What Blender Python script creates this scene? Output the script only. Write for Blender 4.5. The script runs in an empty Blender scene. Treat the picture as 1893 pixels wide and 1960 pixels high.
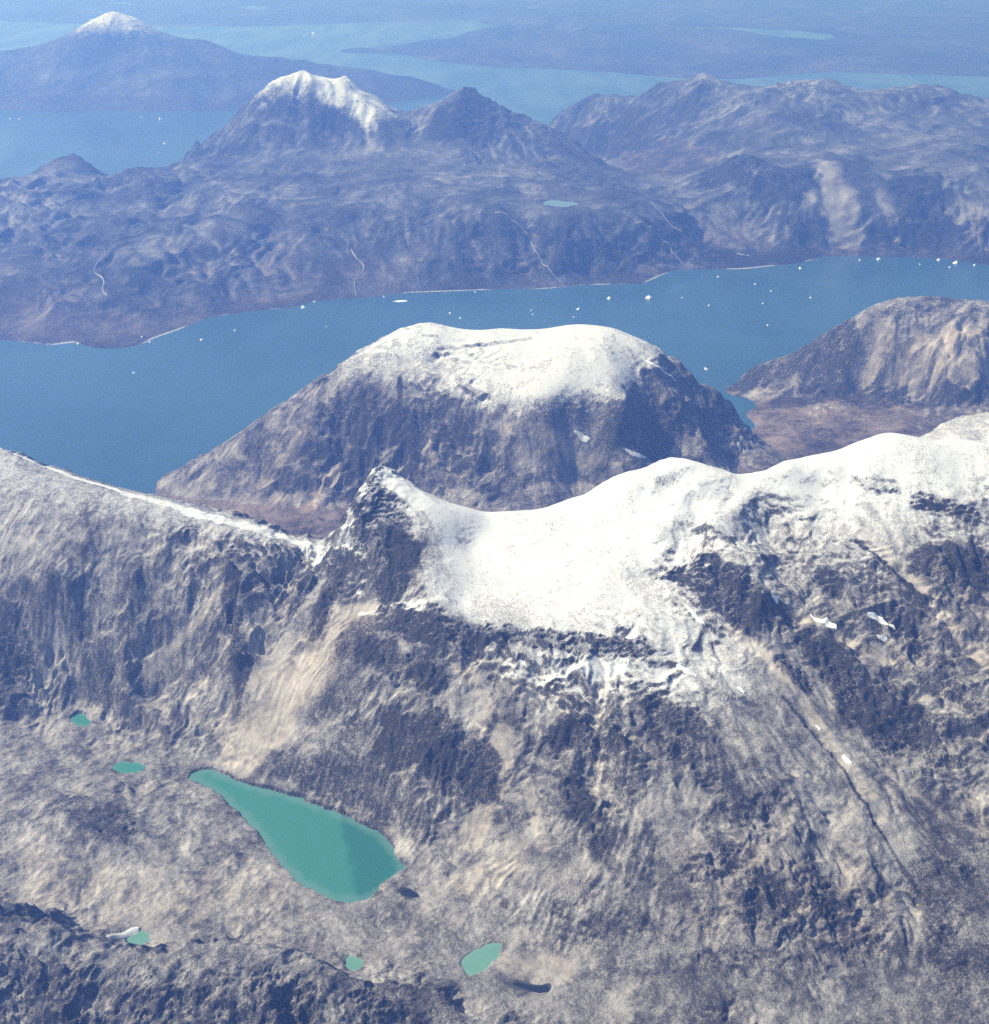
import bpy, math, random
import numpy as np

# ------------------------------------------------------------------ camera, world, sun, exposure
scene = bpy.context.scene
H = 4500.0                               # camera height above the sea, metres
PITCH = math.radians(26.1)               # looking down
FPX = 2366.0                             # focal length on a 1893 x 1960 frame
CX, CY = 946.5, 980.0

cam_data = bpy.data.cameras.new('camera')
cam = bpy.data.objects.new('camera', cam_data)
scene.collection.objects.link(cam)
cam.location = (0, 0, H)
cam.rotation_euler = (math.pi / 2 - PITCH, 0, 0)
cam_data.sensor_fit = 'VERTICAL'
cam_data.sensor_height = 24.0
cam_data.lens = 24.0 * FPX / (2 * CY)
cam_data.clip_start = 10.0
cam_data.clip_end = 600000.0
scene.camera = cam

SUN_ELEV = math.radians(45)
SUN_FROM = math.radians(-86)            # compass direction the light comes from, measured from +Y towards +X
world = bpy.data.worlds.new('World')
scene.world = world
world.use_nodes = True
wn = world.node_tree
wn.nodes.clear()
sky = wn.nodes.new('ShaderNodeTexSky')
sky.sky_type = 'NISHITA'
sky.sun_disc = False
sky.sun_elevation = SUN_ELEV
sky.sun_rotation = SUN_FROM
sky.altitude = 0
bg = wn.nodes.new('ShaderNodeBackground')
bg.inputs['Strength'].default_value = 0.075
wo = wn.nodes.new('ShaderNodeOutputWorld')
wn.links.new(sky.outputs[0], bg.inputs[0])
wn.links.new(bg.outputs[0], wo.inputs[0])

sun_data = bpy.data.lights.new('sun', 'SUN')
sun_data.energy = 5.0
sun_data.angle = math.radians(0.5)
sun_data.color = (1.0, 0.96, 0.91)
sun = bpy.data.objects.new('sun', sun_data)
scene.collection.objects.link(sun)
sun.rotation_euler = (math.pi / 2 - SUN_ELEV, 0, math.pi - SUN_FROM)

vs = scene.view_settings
vs.view_transform = 'Standard'
vs.look = 'None'
vs.exposure = 0.45
vs.gamma = 1.0
vs.use_curve_mapping = False
scene.cycles.max_bounces = 4
scene.cycles.diffuse_bounces = 2
scene.cycles.glossy_bounces = 2
scene.cycles.volume_bounces = 2
scene.cycles.use_denoising = False      # leaves a fine grain, like the photograph's
scene.cycles.volume_max_steps = 64

# ------------------------------------------------------------------ the lie of the land
cp, sp = math.cos(PITCH), math.sin(PITCH)

def P(x, y, e):
    """point at height e (m) on the line of sight through a frame point; km, km, km"""
    u = (x - CX) / FPX; v = (CY - y) / FPX
    d = (u, cp + v * sp, -sp + v * cp)
    t = (H - e) / -d[2] / 1000.0
    return (d[0] * t, d[1] * t, e / 1000.0)

def PY(x, y, Y):
    """point on the line of sight at forward distance Y km"""
    u = (x - CX) / FPX; v = (CY - y) / FPX
    d = (u, cp + v * sp, -sp + v * cp)
    t = Y / d[1]
    return (d[0] * t, Y, H / 1000.0 + d[2] * t)

def W(x, Y, e):
    """point Y km ahead at height e, in the direction of frame column x"""
    u = (x - CX) / FPX
    return (u * (Y * cp + (H - e) / 1000.0 * sp), Y, e / 1000.0)

def dense(pts, step):
    out = []
    for a, b in zip(pts[:-1], pts[1:]):
        n = max(1, int(math.dist(a[:2], b[:2]) / step))
        for k in range(n):
            f = k / n
            out.append(tuple(a[i] + (b[i] - a[i]) * f for i in range(3)))
    out.append(pts[-1])
    return out

def crest(pts, step, back):
    """a ridge line plus the ground that falls away behind it"""
    out = dense(pts, step)
    res = list(out)
    for k, p in enumerate(out):
        if k % 2 == 0:
            for dy, dz in back:
                s = 1 + dy / p[1]
                res.append((p[0] * s, p[1] * s, p[2] + dz / 1000.0))
    return res

near = []
# ridge above the basin
near += crest([P(*q) for q in [(-330, 760, 1500), (-200, 800, 1480), (0, 858, 1420), (60, 880, 1400), (150, 913, 1375), (250, 943, 1340),
      (330, 962, 1315), (430, 990, 1280), (520, 1018, 1240), (590, 1040, 1205), (622, 1046, 1200)]], .12, [(.25, -120), (.7, -520), (1.3, -1000)])
# tooth
near += dense([P(*q) for q in [(722, 902, 1600), (700, 935, 1540), (668, 985, 1440), (645, 1022, 1330), (622, 1046, 1210), (608, 1100, 1120),
      (598, 1160, 1040), (606, 1200, 990)]], .05)
near += [W(*q) for q in [(690, 6.5, 1360), (665, 6.5, 1200), (640, 6.6, 1100), (705, 6.6, 1350), (712, 6.5, 1480)]]
near += dense([P(*q) for q in [(722, 902, 1600), (745, 930, 1560), (775, 965, 1505), (805, 1010, 1425), (826, 1055, 1350), (832, 1095, 1300),
      (822, 1150, 1215)]], .05)
near += dense([P(*q) for q in [(822, 1150, 1205), (760, 1150, 1160), (700, 1158, 1110), (660, 1168, 1080)]], .06)
near += [P(*q) for q in [(730, 980, 1470), (728, 1030, 1395), (770, 1080, 1300), (705, 1090, 1245), (655, 1080, 1200), (690, 1025, 1375), (745, 1120, 1215)]]
# snow saddle and summits
near += crest([P(*q) for q in [(722, 902, 1600), (770, 922, 1560), (830, 950, 1495), (900, 974, 1440), (960, 980, 1420), (1040, 974, 1430),
      (1100, 950, 1480), (1160, 925, 1540), (1200, 910, 1575), (1260, 882, 1650), (1310, 874, 1690), (1350, 885, 1675), (1390, 905, 1640),
      (1418, 927, 1590), (1440, 905, 1620), (1500, 880, 1660), (1580, 868, 1680), (1630, 850, 1720), (1700, 823, 1780), (1760, 833, 1765),
      (1800, 838, 1755)]], .1, [(.12, -90), (.5, -480), (1.2, -1050)])
near += crest([P(*q) for q in [(1800, 838, 1755), (1893, 842, 1755), (2000, 835, 1770), (2300, 850, 1750)]], .12, [(.12, -90)])
near += crest([P(*q) for q in [(1770, 832, 1670), (1800, 812, 1690), (1840, 797, 1705), (1893, 796, 1700), (2050, 800, 1700), (2400, 800, 1700)]],
      .12, [(.3, -200), (.9, -800)])
# bowl
near += [P(*q) for q in [(900, 1050, 1290), (950, 1100, 1250), (1000, 1150, 1200), (880, 1150, 1195), (1100, 1050, 1330), (1150, 1120, 1265),
      (1200, 1000, 1440), (1250, 950, 1545), (1280, 1100, 1290), (1330, 1020, 1450), (1100, 990, 1420), (950, 1010, 1360)]]
near += dense([P(*q) for q in [(840, 1185, 1170), (950, 1212, 1135), (1100, 1228, 1120), (1220, 1235, 1115)]], .12)
# spur towards the camera
near += dense([P(*q) for q in [(1310, 874, 1690), (1365, 950, 1570), (1405, 1020, 1475), (1440, 1080, 1380), (1470, 1140, 1280)]], .1)
near += [P(*q) for q in [(1370, 1090, 1345), (1400, 1180, 1190), (1330, 1180, 1190)]]
near += dense([P(*q) for q in [(1240, 1230, 1125), (1400, 1255, 1075), (1500, 1335, 965), (1600, 1440, 830), (1700, 1580, 690), (1800, 1720, 570),
      (1893, 1830, 480), (2050, 1960, 400)]], .12)
near += dense([P(*q) for q in [(1418, 927, 1585), (1470, 1010, 1430), (1490, 1100, 1290), (1500, 1180, 1170), (1560, 1280, 1010), (1660, 1400, 840), (1760, 1510, 715), (1893, 1660, 580), (2100, 1800, 470)]], .14)
near += dense([P(*q) for q in [(1580, 868, 1680), (1600, 950, 1540), (1650, 1030, 1430), (1720, 1100, 1320), (1800, 1190, 1180), (1893, 1290, 1040), (2100, 1400, 900)]], .14)
near += [P(*q) for q in [(1560, 1100, 1300), (1600, 1190, 1160), (1700, 1260, 1050), (1893, 1400, 880), (1750, 960, 1560), (1893, 960, 1560),
      (1893, 1100, 1310), (1820, 1040, 1420), (2100, 1000, 1500), (2100, 1200, 1200), (2100, 1500, 800)]]
# face below the bowl
near += [P(*q) for q in [(650, 1230, 1010), (700, 1320, 870), (740, 1400, 760), (800, 1480, 670), (930, 1490, 690), (900, 1330, 940), (780, 1260, 1010),
      (1000, 1310, 1000), (1100, 1350, 955), (1050, 1450, 800), (1200, 1400, 925), (1000, 1550, 630), (1150, 1550, 710), (1300, 1500, 800),
      (1450, 1480, 840), (900, 1600, 490), (850, 1680, 415), (1000, 1700, 470), (1150, 1700, 550), (1300, 1650, 640), (1450, 1650, 660),
      (1600, 1650, 630), (1100, 1800, 400), (1300, 1850, 430), (1500, 1850, 450), (1700, 1850, 430), (1300, 2000, 330), (1600, 2050, 330),
      (1893, 2050, 350), (1330, 1350, 985), (1450, 1380, 930), (860, 1390, 850)]]
# scree apron and ridge face
near += [P(*q) for q in [(560, 1120, 1050), (500, 1250, 790), (440, 1370, 560), (600, 1250, 870), (560, 1380, 630), (650, 1400, 680), (500, 1450, 470),
      (680, 1500, 510), (740, 1570, 435), (455, 1120, 1095), (455, 1250, 850), (470, 1330, 680), (380, 1250, 740), (300, 1300, 600), (250, 1120, 1050), (100, 1120, 1060),
      (100, 1240, 720), (0, 1240, 720), (-250, 1200, 800), (250, 1250, 730)]]
# basin floor
near += [P(*q) for q in [(0, 1370, 440), (100, 1345, 450), (200, 1370, 430), (300, 1410, 415), (350, 1445, 400), (50, 1450, 425), (120, 1560, 480),
      (230, 1590, 475), (200, 1520, 445), (330, 1560, 420), (100, 1700, 415), (300, 1700, 400), (400, 1750, 385), (470, 1660, 395), (150, 1750, 395),
      (0, 1650, 460), (-250, 1600, 500), (-250, 1400, 520), (600, 1785, 370), (850, 1760, 372), (1000, 1790, 375), (1080, 1850, 345),
      (1100, 1960, 320), (760, 1830, 350), (950, 1880, 342), (560, 1780, 372), (900, 1930, 335)]]
# broken rock ridge right under the aeroplane
near += dense([P(*q) for q in [(-250, 1680, 700), (0, 1735, 640), (60, 1748, 620), (150, 1782, 590), (220, 1822, 560), (290, 1822, 550), (340, 1808, 550), (420, 1800, 540),
      (520, 1815, 520), (600, 1835, 500), (680, 1860, 470), (740, 1885, 445), (850, 1930, 390), (950, 1970, 350)]], .07)
near += [P(*q) for q in [(-250, 1960, 450), (0, 2000, 415), (200, 2010, 400), (400, 2000, 390), (600, 2000, 370), (800, 2020, 330), (1000, 2040, 300)]]
for x, Y, e in [(0, 4.12, 440), (150, 4.06, 405), (300, 4.02, 385), (420, 4.0, 380), (520, 4.0, 372), (600, 3.98, 368), (700, 3.95, 352)]:
    near.append(W(x, Y, e))
near += [(sx * k, 2.7, .2) for k in (0.0, .6, 1.2, 1.9) for sx in ((-1, 1) if k else (1,))]
for x in range(-300, 2400, 220):
    near.append(W(x, 8.6, 70))
    near.append(W(x, 9.4, 60))

mid = []
mid += dense([P(*q) for q in [(300, 932, 0), (400, 872, 260), (500, 810, 520), (600, 740, 815), (640, 712, 925), (700, 667, 1035), (750, 641, 1100),
      (800, 620, 1140), (850, 623, 1130), (882, 638, 1095), (905, 633, 1105), (960, 629, 1110), (1010, 629, 1110), (1050, 632, 1105), (1090, 621, 1130),
      (1130, 618, 1140), (1165, 623, 1130), (1220, 652, 1075), (1270, 685, 960), (1340, 733, 660), (1400, 786, 385), (1440, 850, 180), (1470, 893, 100)]], .12)
mid += [W(*q) for q in [(300, 9.85, -10), (400, 10.2, 0), (500, 10.55, 0), (600, 10.9, 0), (700, 11.3, 150), (700, 11.9, 0), (800, 11.1, 850), (800, 12.0, 0),
      (900, 11.1, 850), (900, 12.1, 0), (1000, 11.1, 850), (1000, 12.1, 0), (1100, 11.1, 880), (1100, 12.1, 0), (1200, 11.2, 600), (1200, 12., 0), (1300, 11.2, 200),
      (1300, 11.7, 0), (1360, 11.2, 0), (1395, 11.0, 0)]]
mid += [P(*q) for q in [(720, 705, 955), (850, 690, 985), (1000, 690, 1005), (1150, 700, 985), (640, 760, 790), (760, 780, 745), (900, 780, 775),
      (1050, 770, 820), (1200, 770, 790), (600, 850, 470), (750, 870, 420), (900, 880, 410), (1050, 880, 415), (1200, 850, 480), (1300, 800, 560), (1350, 860, 330), (500, 900, 220),
      (650, 950, 120), (800, 960, 140), (950, 965, 150), (1100, 920, 220), (1250, 880, 250), (1380, 880, 150), (1425, 900, 80), (430, 955, 40),
      (560, 1000, 60), (620, 1012, 60), (340, 950, 15)]]
mid += [P(*q) for q in [(1450, 792, 20), (1490, 800, 45), (1500, 840, 60), (1550, 800, 80), (1600, 765, 180), (1700, 800, 150), (1800, 780, 230), (1893, 790, 250), (1700, 860, 110),
      (1500, 890, 60), (1450, 850, 30), (2100, 800, 300), (2100, 740, 400)]]
mid += [P(*q) for q in [(1405, 765, -15), (1425, 765, -15), (1430, 780, -8), (1400, 780, -8), (1452, 774, 4)]]
mid += dense([P(*q) for q in [(1390, 744, 4), (1440, 706, 170), (1500, 678, 330), (1560, 650, 520), (1620, 612, 760), (1680, 583, 920), (1740, 568, 1000),
      (1790, 565, 1020), (1850, 572, 1000), (1893, 580, 985), (2050, 600, 950), (2400, 600, 950)]], .14)
mid += [P(*q) for q in [(1400, 752, 6), (1455, 765, 25), (1500, 757, 80), (1560, 747, 150), (1640, 737, 240), (1700, 737, 290), (1780, 740, 320), (1893, 737, 350),
      (1640, 680, 520), (1560, 700, 350), (1700, 622, 800), (1800, 612, 860), (1893, 622, 860), (1800, 700, 530), (1893, 700, 540)]]
for x in range(1500, 2500, 100):
    mid += [W(x, 12.55, 350 if x > 1600 else 80), W(x, 12.9, -20)]
for x in range(-300, 2500, 200):
    mid += [W(x, 8.7, 60), W(x, 8.0, 80), W(x, 13.6, -80)]
for x in (-300, -100, 100, 200):
    mid += [W(x, 9.2, 0), W(x, 9.6, -40), W(x, 10.5, -80), W(x, 12, -80)]
for x in (300, 400, 500, 600): mid += [W(x, 11.6, -80), W(x, 12.5, -80)]
for x in (1340, 1400): mid += [W(x, 12.3, -70)]

far = []
shore = [(-300, 690), (-150, 660), (0, 650), (50, 655), (100, 661), (140, 655), (180, 666), (215, 668), (275, 658), (290, 650), (340, 632), (400, 608), (480, 596), (560, 588), (600, 577), (690, 570),
         (780, 560), (920, 555), (1050, 552), (1120, 545), (1230, 543), (1270, 525), (1300, 515), (1420, 515), (1520, 505), (1590, 490), (1700, 492),
         (1800, 495), (1893, 507), (2100, 530), (2400, 540)]
sh = dense([P(x, y, 0) for x, y in shore], .25)
far += sh
far += [(x * (1 - .5 / y), y - .5, -.06) for x, y, z in sh[::2]]
far += [(x * (1 - 1.6 / y), y - 1.6, -.09) for x, y, z in sh[::4]]
far += [P(*q) for q in [(60, 600, 130), (150, 610, 110), (200, 560, 250), (50, 520, 350), (150, 500, 420), (300, 560, 190), (300, 480, 480), (400, 540, 220),
      (450, 450, 590), (550, 520, 220), (650, 520, 210), (600, 430, 640), (150, 400, 640), (50, 420, 620), (200, 375, 700), (260, 362, 730), (350, 385, 690), (350, 350, 760),
      (450, 352, 800), (550, 355, 815), (650, 355, 820), (750, 370, 800), (850, 350, 860), (950, 350, 850), (1000, 370, 780), (1060, 387, 715),
      (1150, 396, 670), (1250, 385, 620), (950, 400, 720), (1080, 402, 690), (1180, 415, 600), (900, 470, 380), (1000, 470, 350), (1100, 480, 290),
      (1200, 470, 290), (1300, 460, 290), (800, 480, 340), (700, 450, 470), (750, 420, 620), (650, 480, 350), (500, 400, 730), (1200, 300, 520), (1150, 345, 590),
      (1250, 330, 520), (1300, 350, 510), (1300, 400, 440), (1230, 270, 560)]]
far += crest([P(*q) for q in [(-300, 330, 900), (-100, 340, 900), (0, 348, 880), (50, 340, 850), (85, 326, 840), (120, 318, 840), (150, 319, 840), (190, 335, 800), (250, 338, 800), (300, 334, 810),
      (340, 325, 810)]], .35, [(.6, -200), (2.2, -850)])
far += crest([PY(x, y, 21.4) for x, y in [(340, 322), (400, 271), (450, 226), (500, 181), (520, 160), (550, 148), (580, 136), (610, 148), (640, 155), (660, 151), (690, 172), (720, 190), (760, 209),
      (785, 213), (810, 203), (840, 197), (860, 190), (872, 177), (880, 178), (886, 165), (893, 163), (900, 173), (912, 171), (922, 184), (940, 184), (952, 199), (972, 200), (986, 215), (1004, 214), (1022, 230), (1050, 236), (1064, 249), (1080, 255), (1110, 285), (1150, 318)]],
      .25, [(.5, -250), (1.6, -800), (3.2, -1800)])
far += [PY(*q) for q in [(420, 300, 20.6), (480, 280, 20.3), (560, 260, 20.5), (640, 250, 20.7), (700, 260, 20.5), (760, 290, 20.1), (720, 220, 20.9), (800, 260, 20.7), (850, 270, 20.5), (900, 290, 20.2), (980, 300, 20.3),
      (920, 230, 20.95), (1050, 300, 20.6), (940, 320, 19.9), (640, 200, 21.0), (560, 190, 21.05)]]
far += crest([PY(x, y, Y) for x, y, Y in [(1078, 228, 27.5), (1121, 203, 27), (1176, 186, 26.3), (1236, 173, 25.5), (1266, 170, 25), (1296, 153, 24.5), (1361, 147, 24.3), (1421, 160, 24.2),
      (1471, 168, 24), (1501, 160, 24), (1536, 155, 24), (1591, 156, 24), (1646, 178, 24), (1691, 172, 24), (1716, 162, 24), (1746, 165, 24), (1766, 161, 24), (1806, 173, 24),
      (1866, 195, 24), (1893, 195, 24), (2100, 180, 24), (2400, 190, 24)]], .35, [(.8, -350), (2.4, -1100), (4.5, -1750)])
far += [PY(*q) for q in [(1160, 240, 25.5), (1250, 220, 24.2), (1300, 260, 23.2), (1400, 230, 22.8), (1450, 200, 23.2), (1500, 230, 22.3), (1600, 220, 22.6), (1650, 260, 21.8), (1700, 220, 22.8), (1800, 230, 22.5),
      (1893, 250, 22.2), (1400, 270, 21.6), (1500, 285, 21.0), (1600, 292, 20.8), (1700, 300, 20.5), (1800, 285, 20.7), (2100, 260, 21.5), (1350, 310, 21.2)]]
far += dense([PY(x, y, 19.5) for x, y in [(1345, 350), (1380, 330), (1410, 298), (1450, 300), (1500, 312), (1560, 306), (1620, 311), (1680, 322), (1750, 310), (1800, 300),
      (1850, 296), (1893, 300), (2100, 310), (2400, 310)]], .3)
far += [P(*q) for q in [(1350, 440, 250), (1450, 450, 190), (1600, 462, 150), (1750, 460, 150), (1893, 468, 150), (2100, 480, 160), (1550, 390, 560), (1700, 390, 580), (1850, 380, 640), (1420, 380, 560)]]
for x in range(-300, 2500, 180):
    far += [W(x, 12.6, -90), W(x, 28.5 if x < 1000 or x > 1200 else 30.5, -90), W(x, 31, -90)]
for x in (-300, -100, 0, 100, 200, 300, 400): far += [W(x, 24.2, -60), W(x, 26, -90)]

vfar = []
vfar += crest([PY(x, y, 35) for x, y in [(-300, 130), (-100, 120), (0, 105), (60, 92), (110, 70), (150, 46), (185, 32), (220, 28), (250, 33), (275, 47), (330, 75), (400, 80), (430, 97),
      (450, 103), (520, 112), (640, 130), (750, 146), (830, 160)]], .6, [(1.5, -600), (4, -1900)])
vfar += dense([P(x, y, 0) for x, y in [(-300, 212), (0, 212), (100, 214), (200, 212), (300, 213), (440, 212), (600, 205), (760, 195), (868, 178)]], .8)
vfar += [P(868, 172, 0)]
vfar += [(x, 30.6, -.1) for x in np.arange(-16, 20, 1.5)]
vfar += [PY(*q) for q in [(0, 150, 33.6), (60, 190, 32.4), (200, 120, 33.8), (300, 150, 33.2), (420, 160, 33.2), (150, 165, 32.8), (100, 120, 34)]]
vfar += dense([P(x, y, 0) for x, y in [(690, 93), (720, 97), (770, 104), (850, 119), (1000, 130), (1150, 137), (1280, 148), (1400, 152), (1500, 146), (1590, 137), (1650, 140), (1750, 143),
      (1893, 147), (2300, 150)]], 1.0)
vfar += [(p[0] * .95, p[1] * .95, -.1) for p in [P(x, y, 0) for x, y in [(690, 93), (770, 104), (850, 119), (1000, 130), (1150, 137), (1280, 148), (1400, 152), (1590, 137), (1750, 143), (1893, 147)]]]
vfar += dense([PY(x, y, Y) for x, y, Y in [(692, 90, 45.6), (760, 89, 45.6), (800, 85, 46), (850, 79, 46), (880, 71, 46.5), (920, 55, 47), (950, 46, 47.5), (1000, 40, 48)]], 1.0)
vfar += [(p[0] * 1.06, p[1] * 1.06, -.1) for p in [PY(x, y, Y) for x, y, Y in [(692, 90, 45.6), (760, 89, 45.6), (800, 85, 46), (850, 79, 46), (880, 71, 46.5), (920, 55, 49)]]]
vfar += [PY(*q) for q in [(1060, 60, 47), (1200, 85, 45), (1300, 60, 48.5), (1150, 100, 43.5), (1350, 110, 43.5), (1450, 90, 45.5), (1350, 85, 46.5), (1650, 100, 44), (1800, 110, 43.5), (1700, 70, 48)]]
vfar += [W(x, Y, 300) for x in (1380, 1500, 1600) for Y in (51, 53)]
vfar += [P(x, y, 0) for x, y in [(-300, 40), (-100, 40), (0, 40), (100, 44), (200, 46), (300, 48), (500, 48), (700, 42), (900, 38)]]
vfar += [(P(x, y, 0)[0] * .93, P(x, y, 0)[1] * .93, -.1) for x, y in [(-300, 40), (0, 40), (200, 46), (300, 48), (500, 48), (700, 42), (900, 38)]]
for x in range(-300, 2300, 200):
    vfar += [W(x, 62, 160 + 90 * math.sin(x * .01)), W(x, 75, 260 + 120 * math.sin(x * .017)), W(x, 95, 300), W(x, 115, 300)]
for x in (1100, 1300, 1500, 1700, 1900): vfar += [W(x, 56, 330), W(x, 30.2, -.1 * 1000)]

class RBF:
    def __init__(self, pts, c):
        d = {}
        for p in pts: d[(round(p[0], 3), round(p[1], 3))] = p[2]
        self.xy = np.array(list(d.keys())); z = np.array(list(d.values())) * 1000.0
        self.c2 = c * c
        n = len(z)
        K = np.sqrt(((self.xy[:, None] - self.xy[None]) ** 2).sum(-1) + self.c2)
        A = np.zeros((n + 1, n + 1)); A[:n, :n] = K - np.eye(n) * c * .15; A[:n, n] = 1; A[n, :n] = 1
        s = np.linalg.solve(A, np.append(z, 0))
        self.w, self.b = s[:n], s[n]
    def __call__(self, X, Y):
        sh_ = X.shape; x = X.ravel(); y = Y.ravel(); out = np.empty(len(x))
        for i in range(0, len(x), 40000):
            q = np.stack([x[i:i + 40000], y[i:i + 40000]], 1)
            r2 = (q * q).sum(1)[:, None] + (self.xy ** 2).sum(1)[None] - 2 * q @ self.xy.T
            np.maximum(r2, 0, out=r2); r2 += self.c2; np.sqrt(r2, out=r2)
            out[i:i + 40000] = r2 @ self.w + self.b
        return out.reshape(sh_)

# ------------------------------------------------------------------ noise
_rng = np.random.RandomState(7)
_PERM = _rng.permutation(2048).astype(np.int32)
_TA = _rng.rand(2048).astype(np.float32); _TB = _rng.rand(2048).astype(np.float32)
def hash2(ix, iy, seed):
    h = _PERM[(_PERM[(ix + seed * 57) & 2047] + iy) & 2047]
    return _TA[h], _TB[h]

def vnoise(x, y, seed):
    ix = np.floor(x); iy = np.floor(y)
    fx = (x - ix).astype(np.float32); fy = (y - iy).astype(np.float32)
    ix = ix.astype(np.int32); iy = iy.astype(np.int32)
    r = 0
    ux = fx * fx * fx * (fx * (fx * 6 - 15) + 10); uy = fy * fy * fy * (fy * (fy * 6 - 15) + 10)
    for dx in (0, 1):
        for dy in (0, 1):
            a, b = hash2(ix + dx, iy + dy, seed)
            g = (a * 2 - 1) * (fx - dx) + (b * 2 - 1) * (fy - dy)
            r = r + g * (ux if dx else 1 - ux) * (uy if dy else 1 - uy)
    return r * 1.5

def fbm(x, y, seed, octv, ridged=False, gain=.5):
    s = 0; a = 1.0; t = 0
    for o in range(octv):
        n = vnoise(x, y, seed + o)
        if ridged: n = 1 - 2 * np.abs(n) * 1.2 - .45
        s = s + n * a; t += a; a *= gain
        x, y = x * 2.03 * .8 - y * 2.03 * .6 + 17.3, x * 2.03 * .6 + y * 2.03 * .8 + 5.1
    return s / t

def gully(x, y, dx, dy, seed):
    """stripes that run down the slope"""
    ix = np.floor(x); iy = np.floor(y)
    fx = (x - ix).astype(np.float32); fy = (y - iy).astype(np.float32)
    ix = ix.astype(np.int32); iy = iy.astype(np.int32)
    va = np.zeros_like(fx); vx = np.zeros_like(fx); vy = np.zeros_like(fx); wt = np.zeros_like(fx)
    f = 2 * math.pi
    for i in range(-1, 3):
        for j in range(-1, 3):
            a, b = hash2(ix + i, iy + j, seed)
            px = fx - i - a * .6 + .3; py = fy - j - b * .6 + .3
            w = np.exp(-2 * (px * px + py * py))
            m = (px * dx + py * dy) * f
            wt += w; va += np.cos(m) * w
            s = -np.sin(m) * w
            vx += s * dx; vy += s * dy
    return va / wt, vx / wt, vy / wt

def sstep(a, b, x):
    t = np.clip((x - a) / (b - a), 0, 1)
    return t * t * (3 - 2 * t)

# ------------------------------------------------------------------ grid round the camera's foot
DETAIL = 1.0
NC = int(780 * DETAIL)
az = np.radians(np.linspace(-32, 32, NC))
rs = [3.0]
while rs[-1] < 112:
    r = rs[-1]
    d = .0052 if r < 6.6 else .0075 + .0012 * (r - 6.6) if r < 13 else .0155 + .0016 * (r - 13) if r < 26 else .05 + .0055 * (r - 26)
    rs.append(r + d / DETAIL)
R = np.array(rs); NR = len(R)
GX = R[:, None] * np.sin(az)[None]; GY = R[:, None] * np.cos(az)[None]
Z = np.zeros((NR, NC))

def rows(y0, y1):
    i0 = np.searchsorted(R, y0); i1 = np.searchsorted(R, y1 / math.cos(math.radians(32)))
    return slice(i0, i1)

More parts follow.
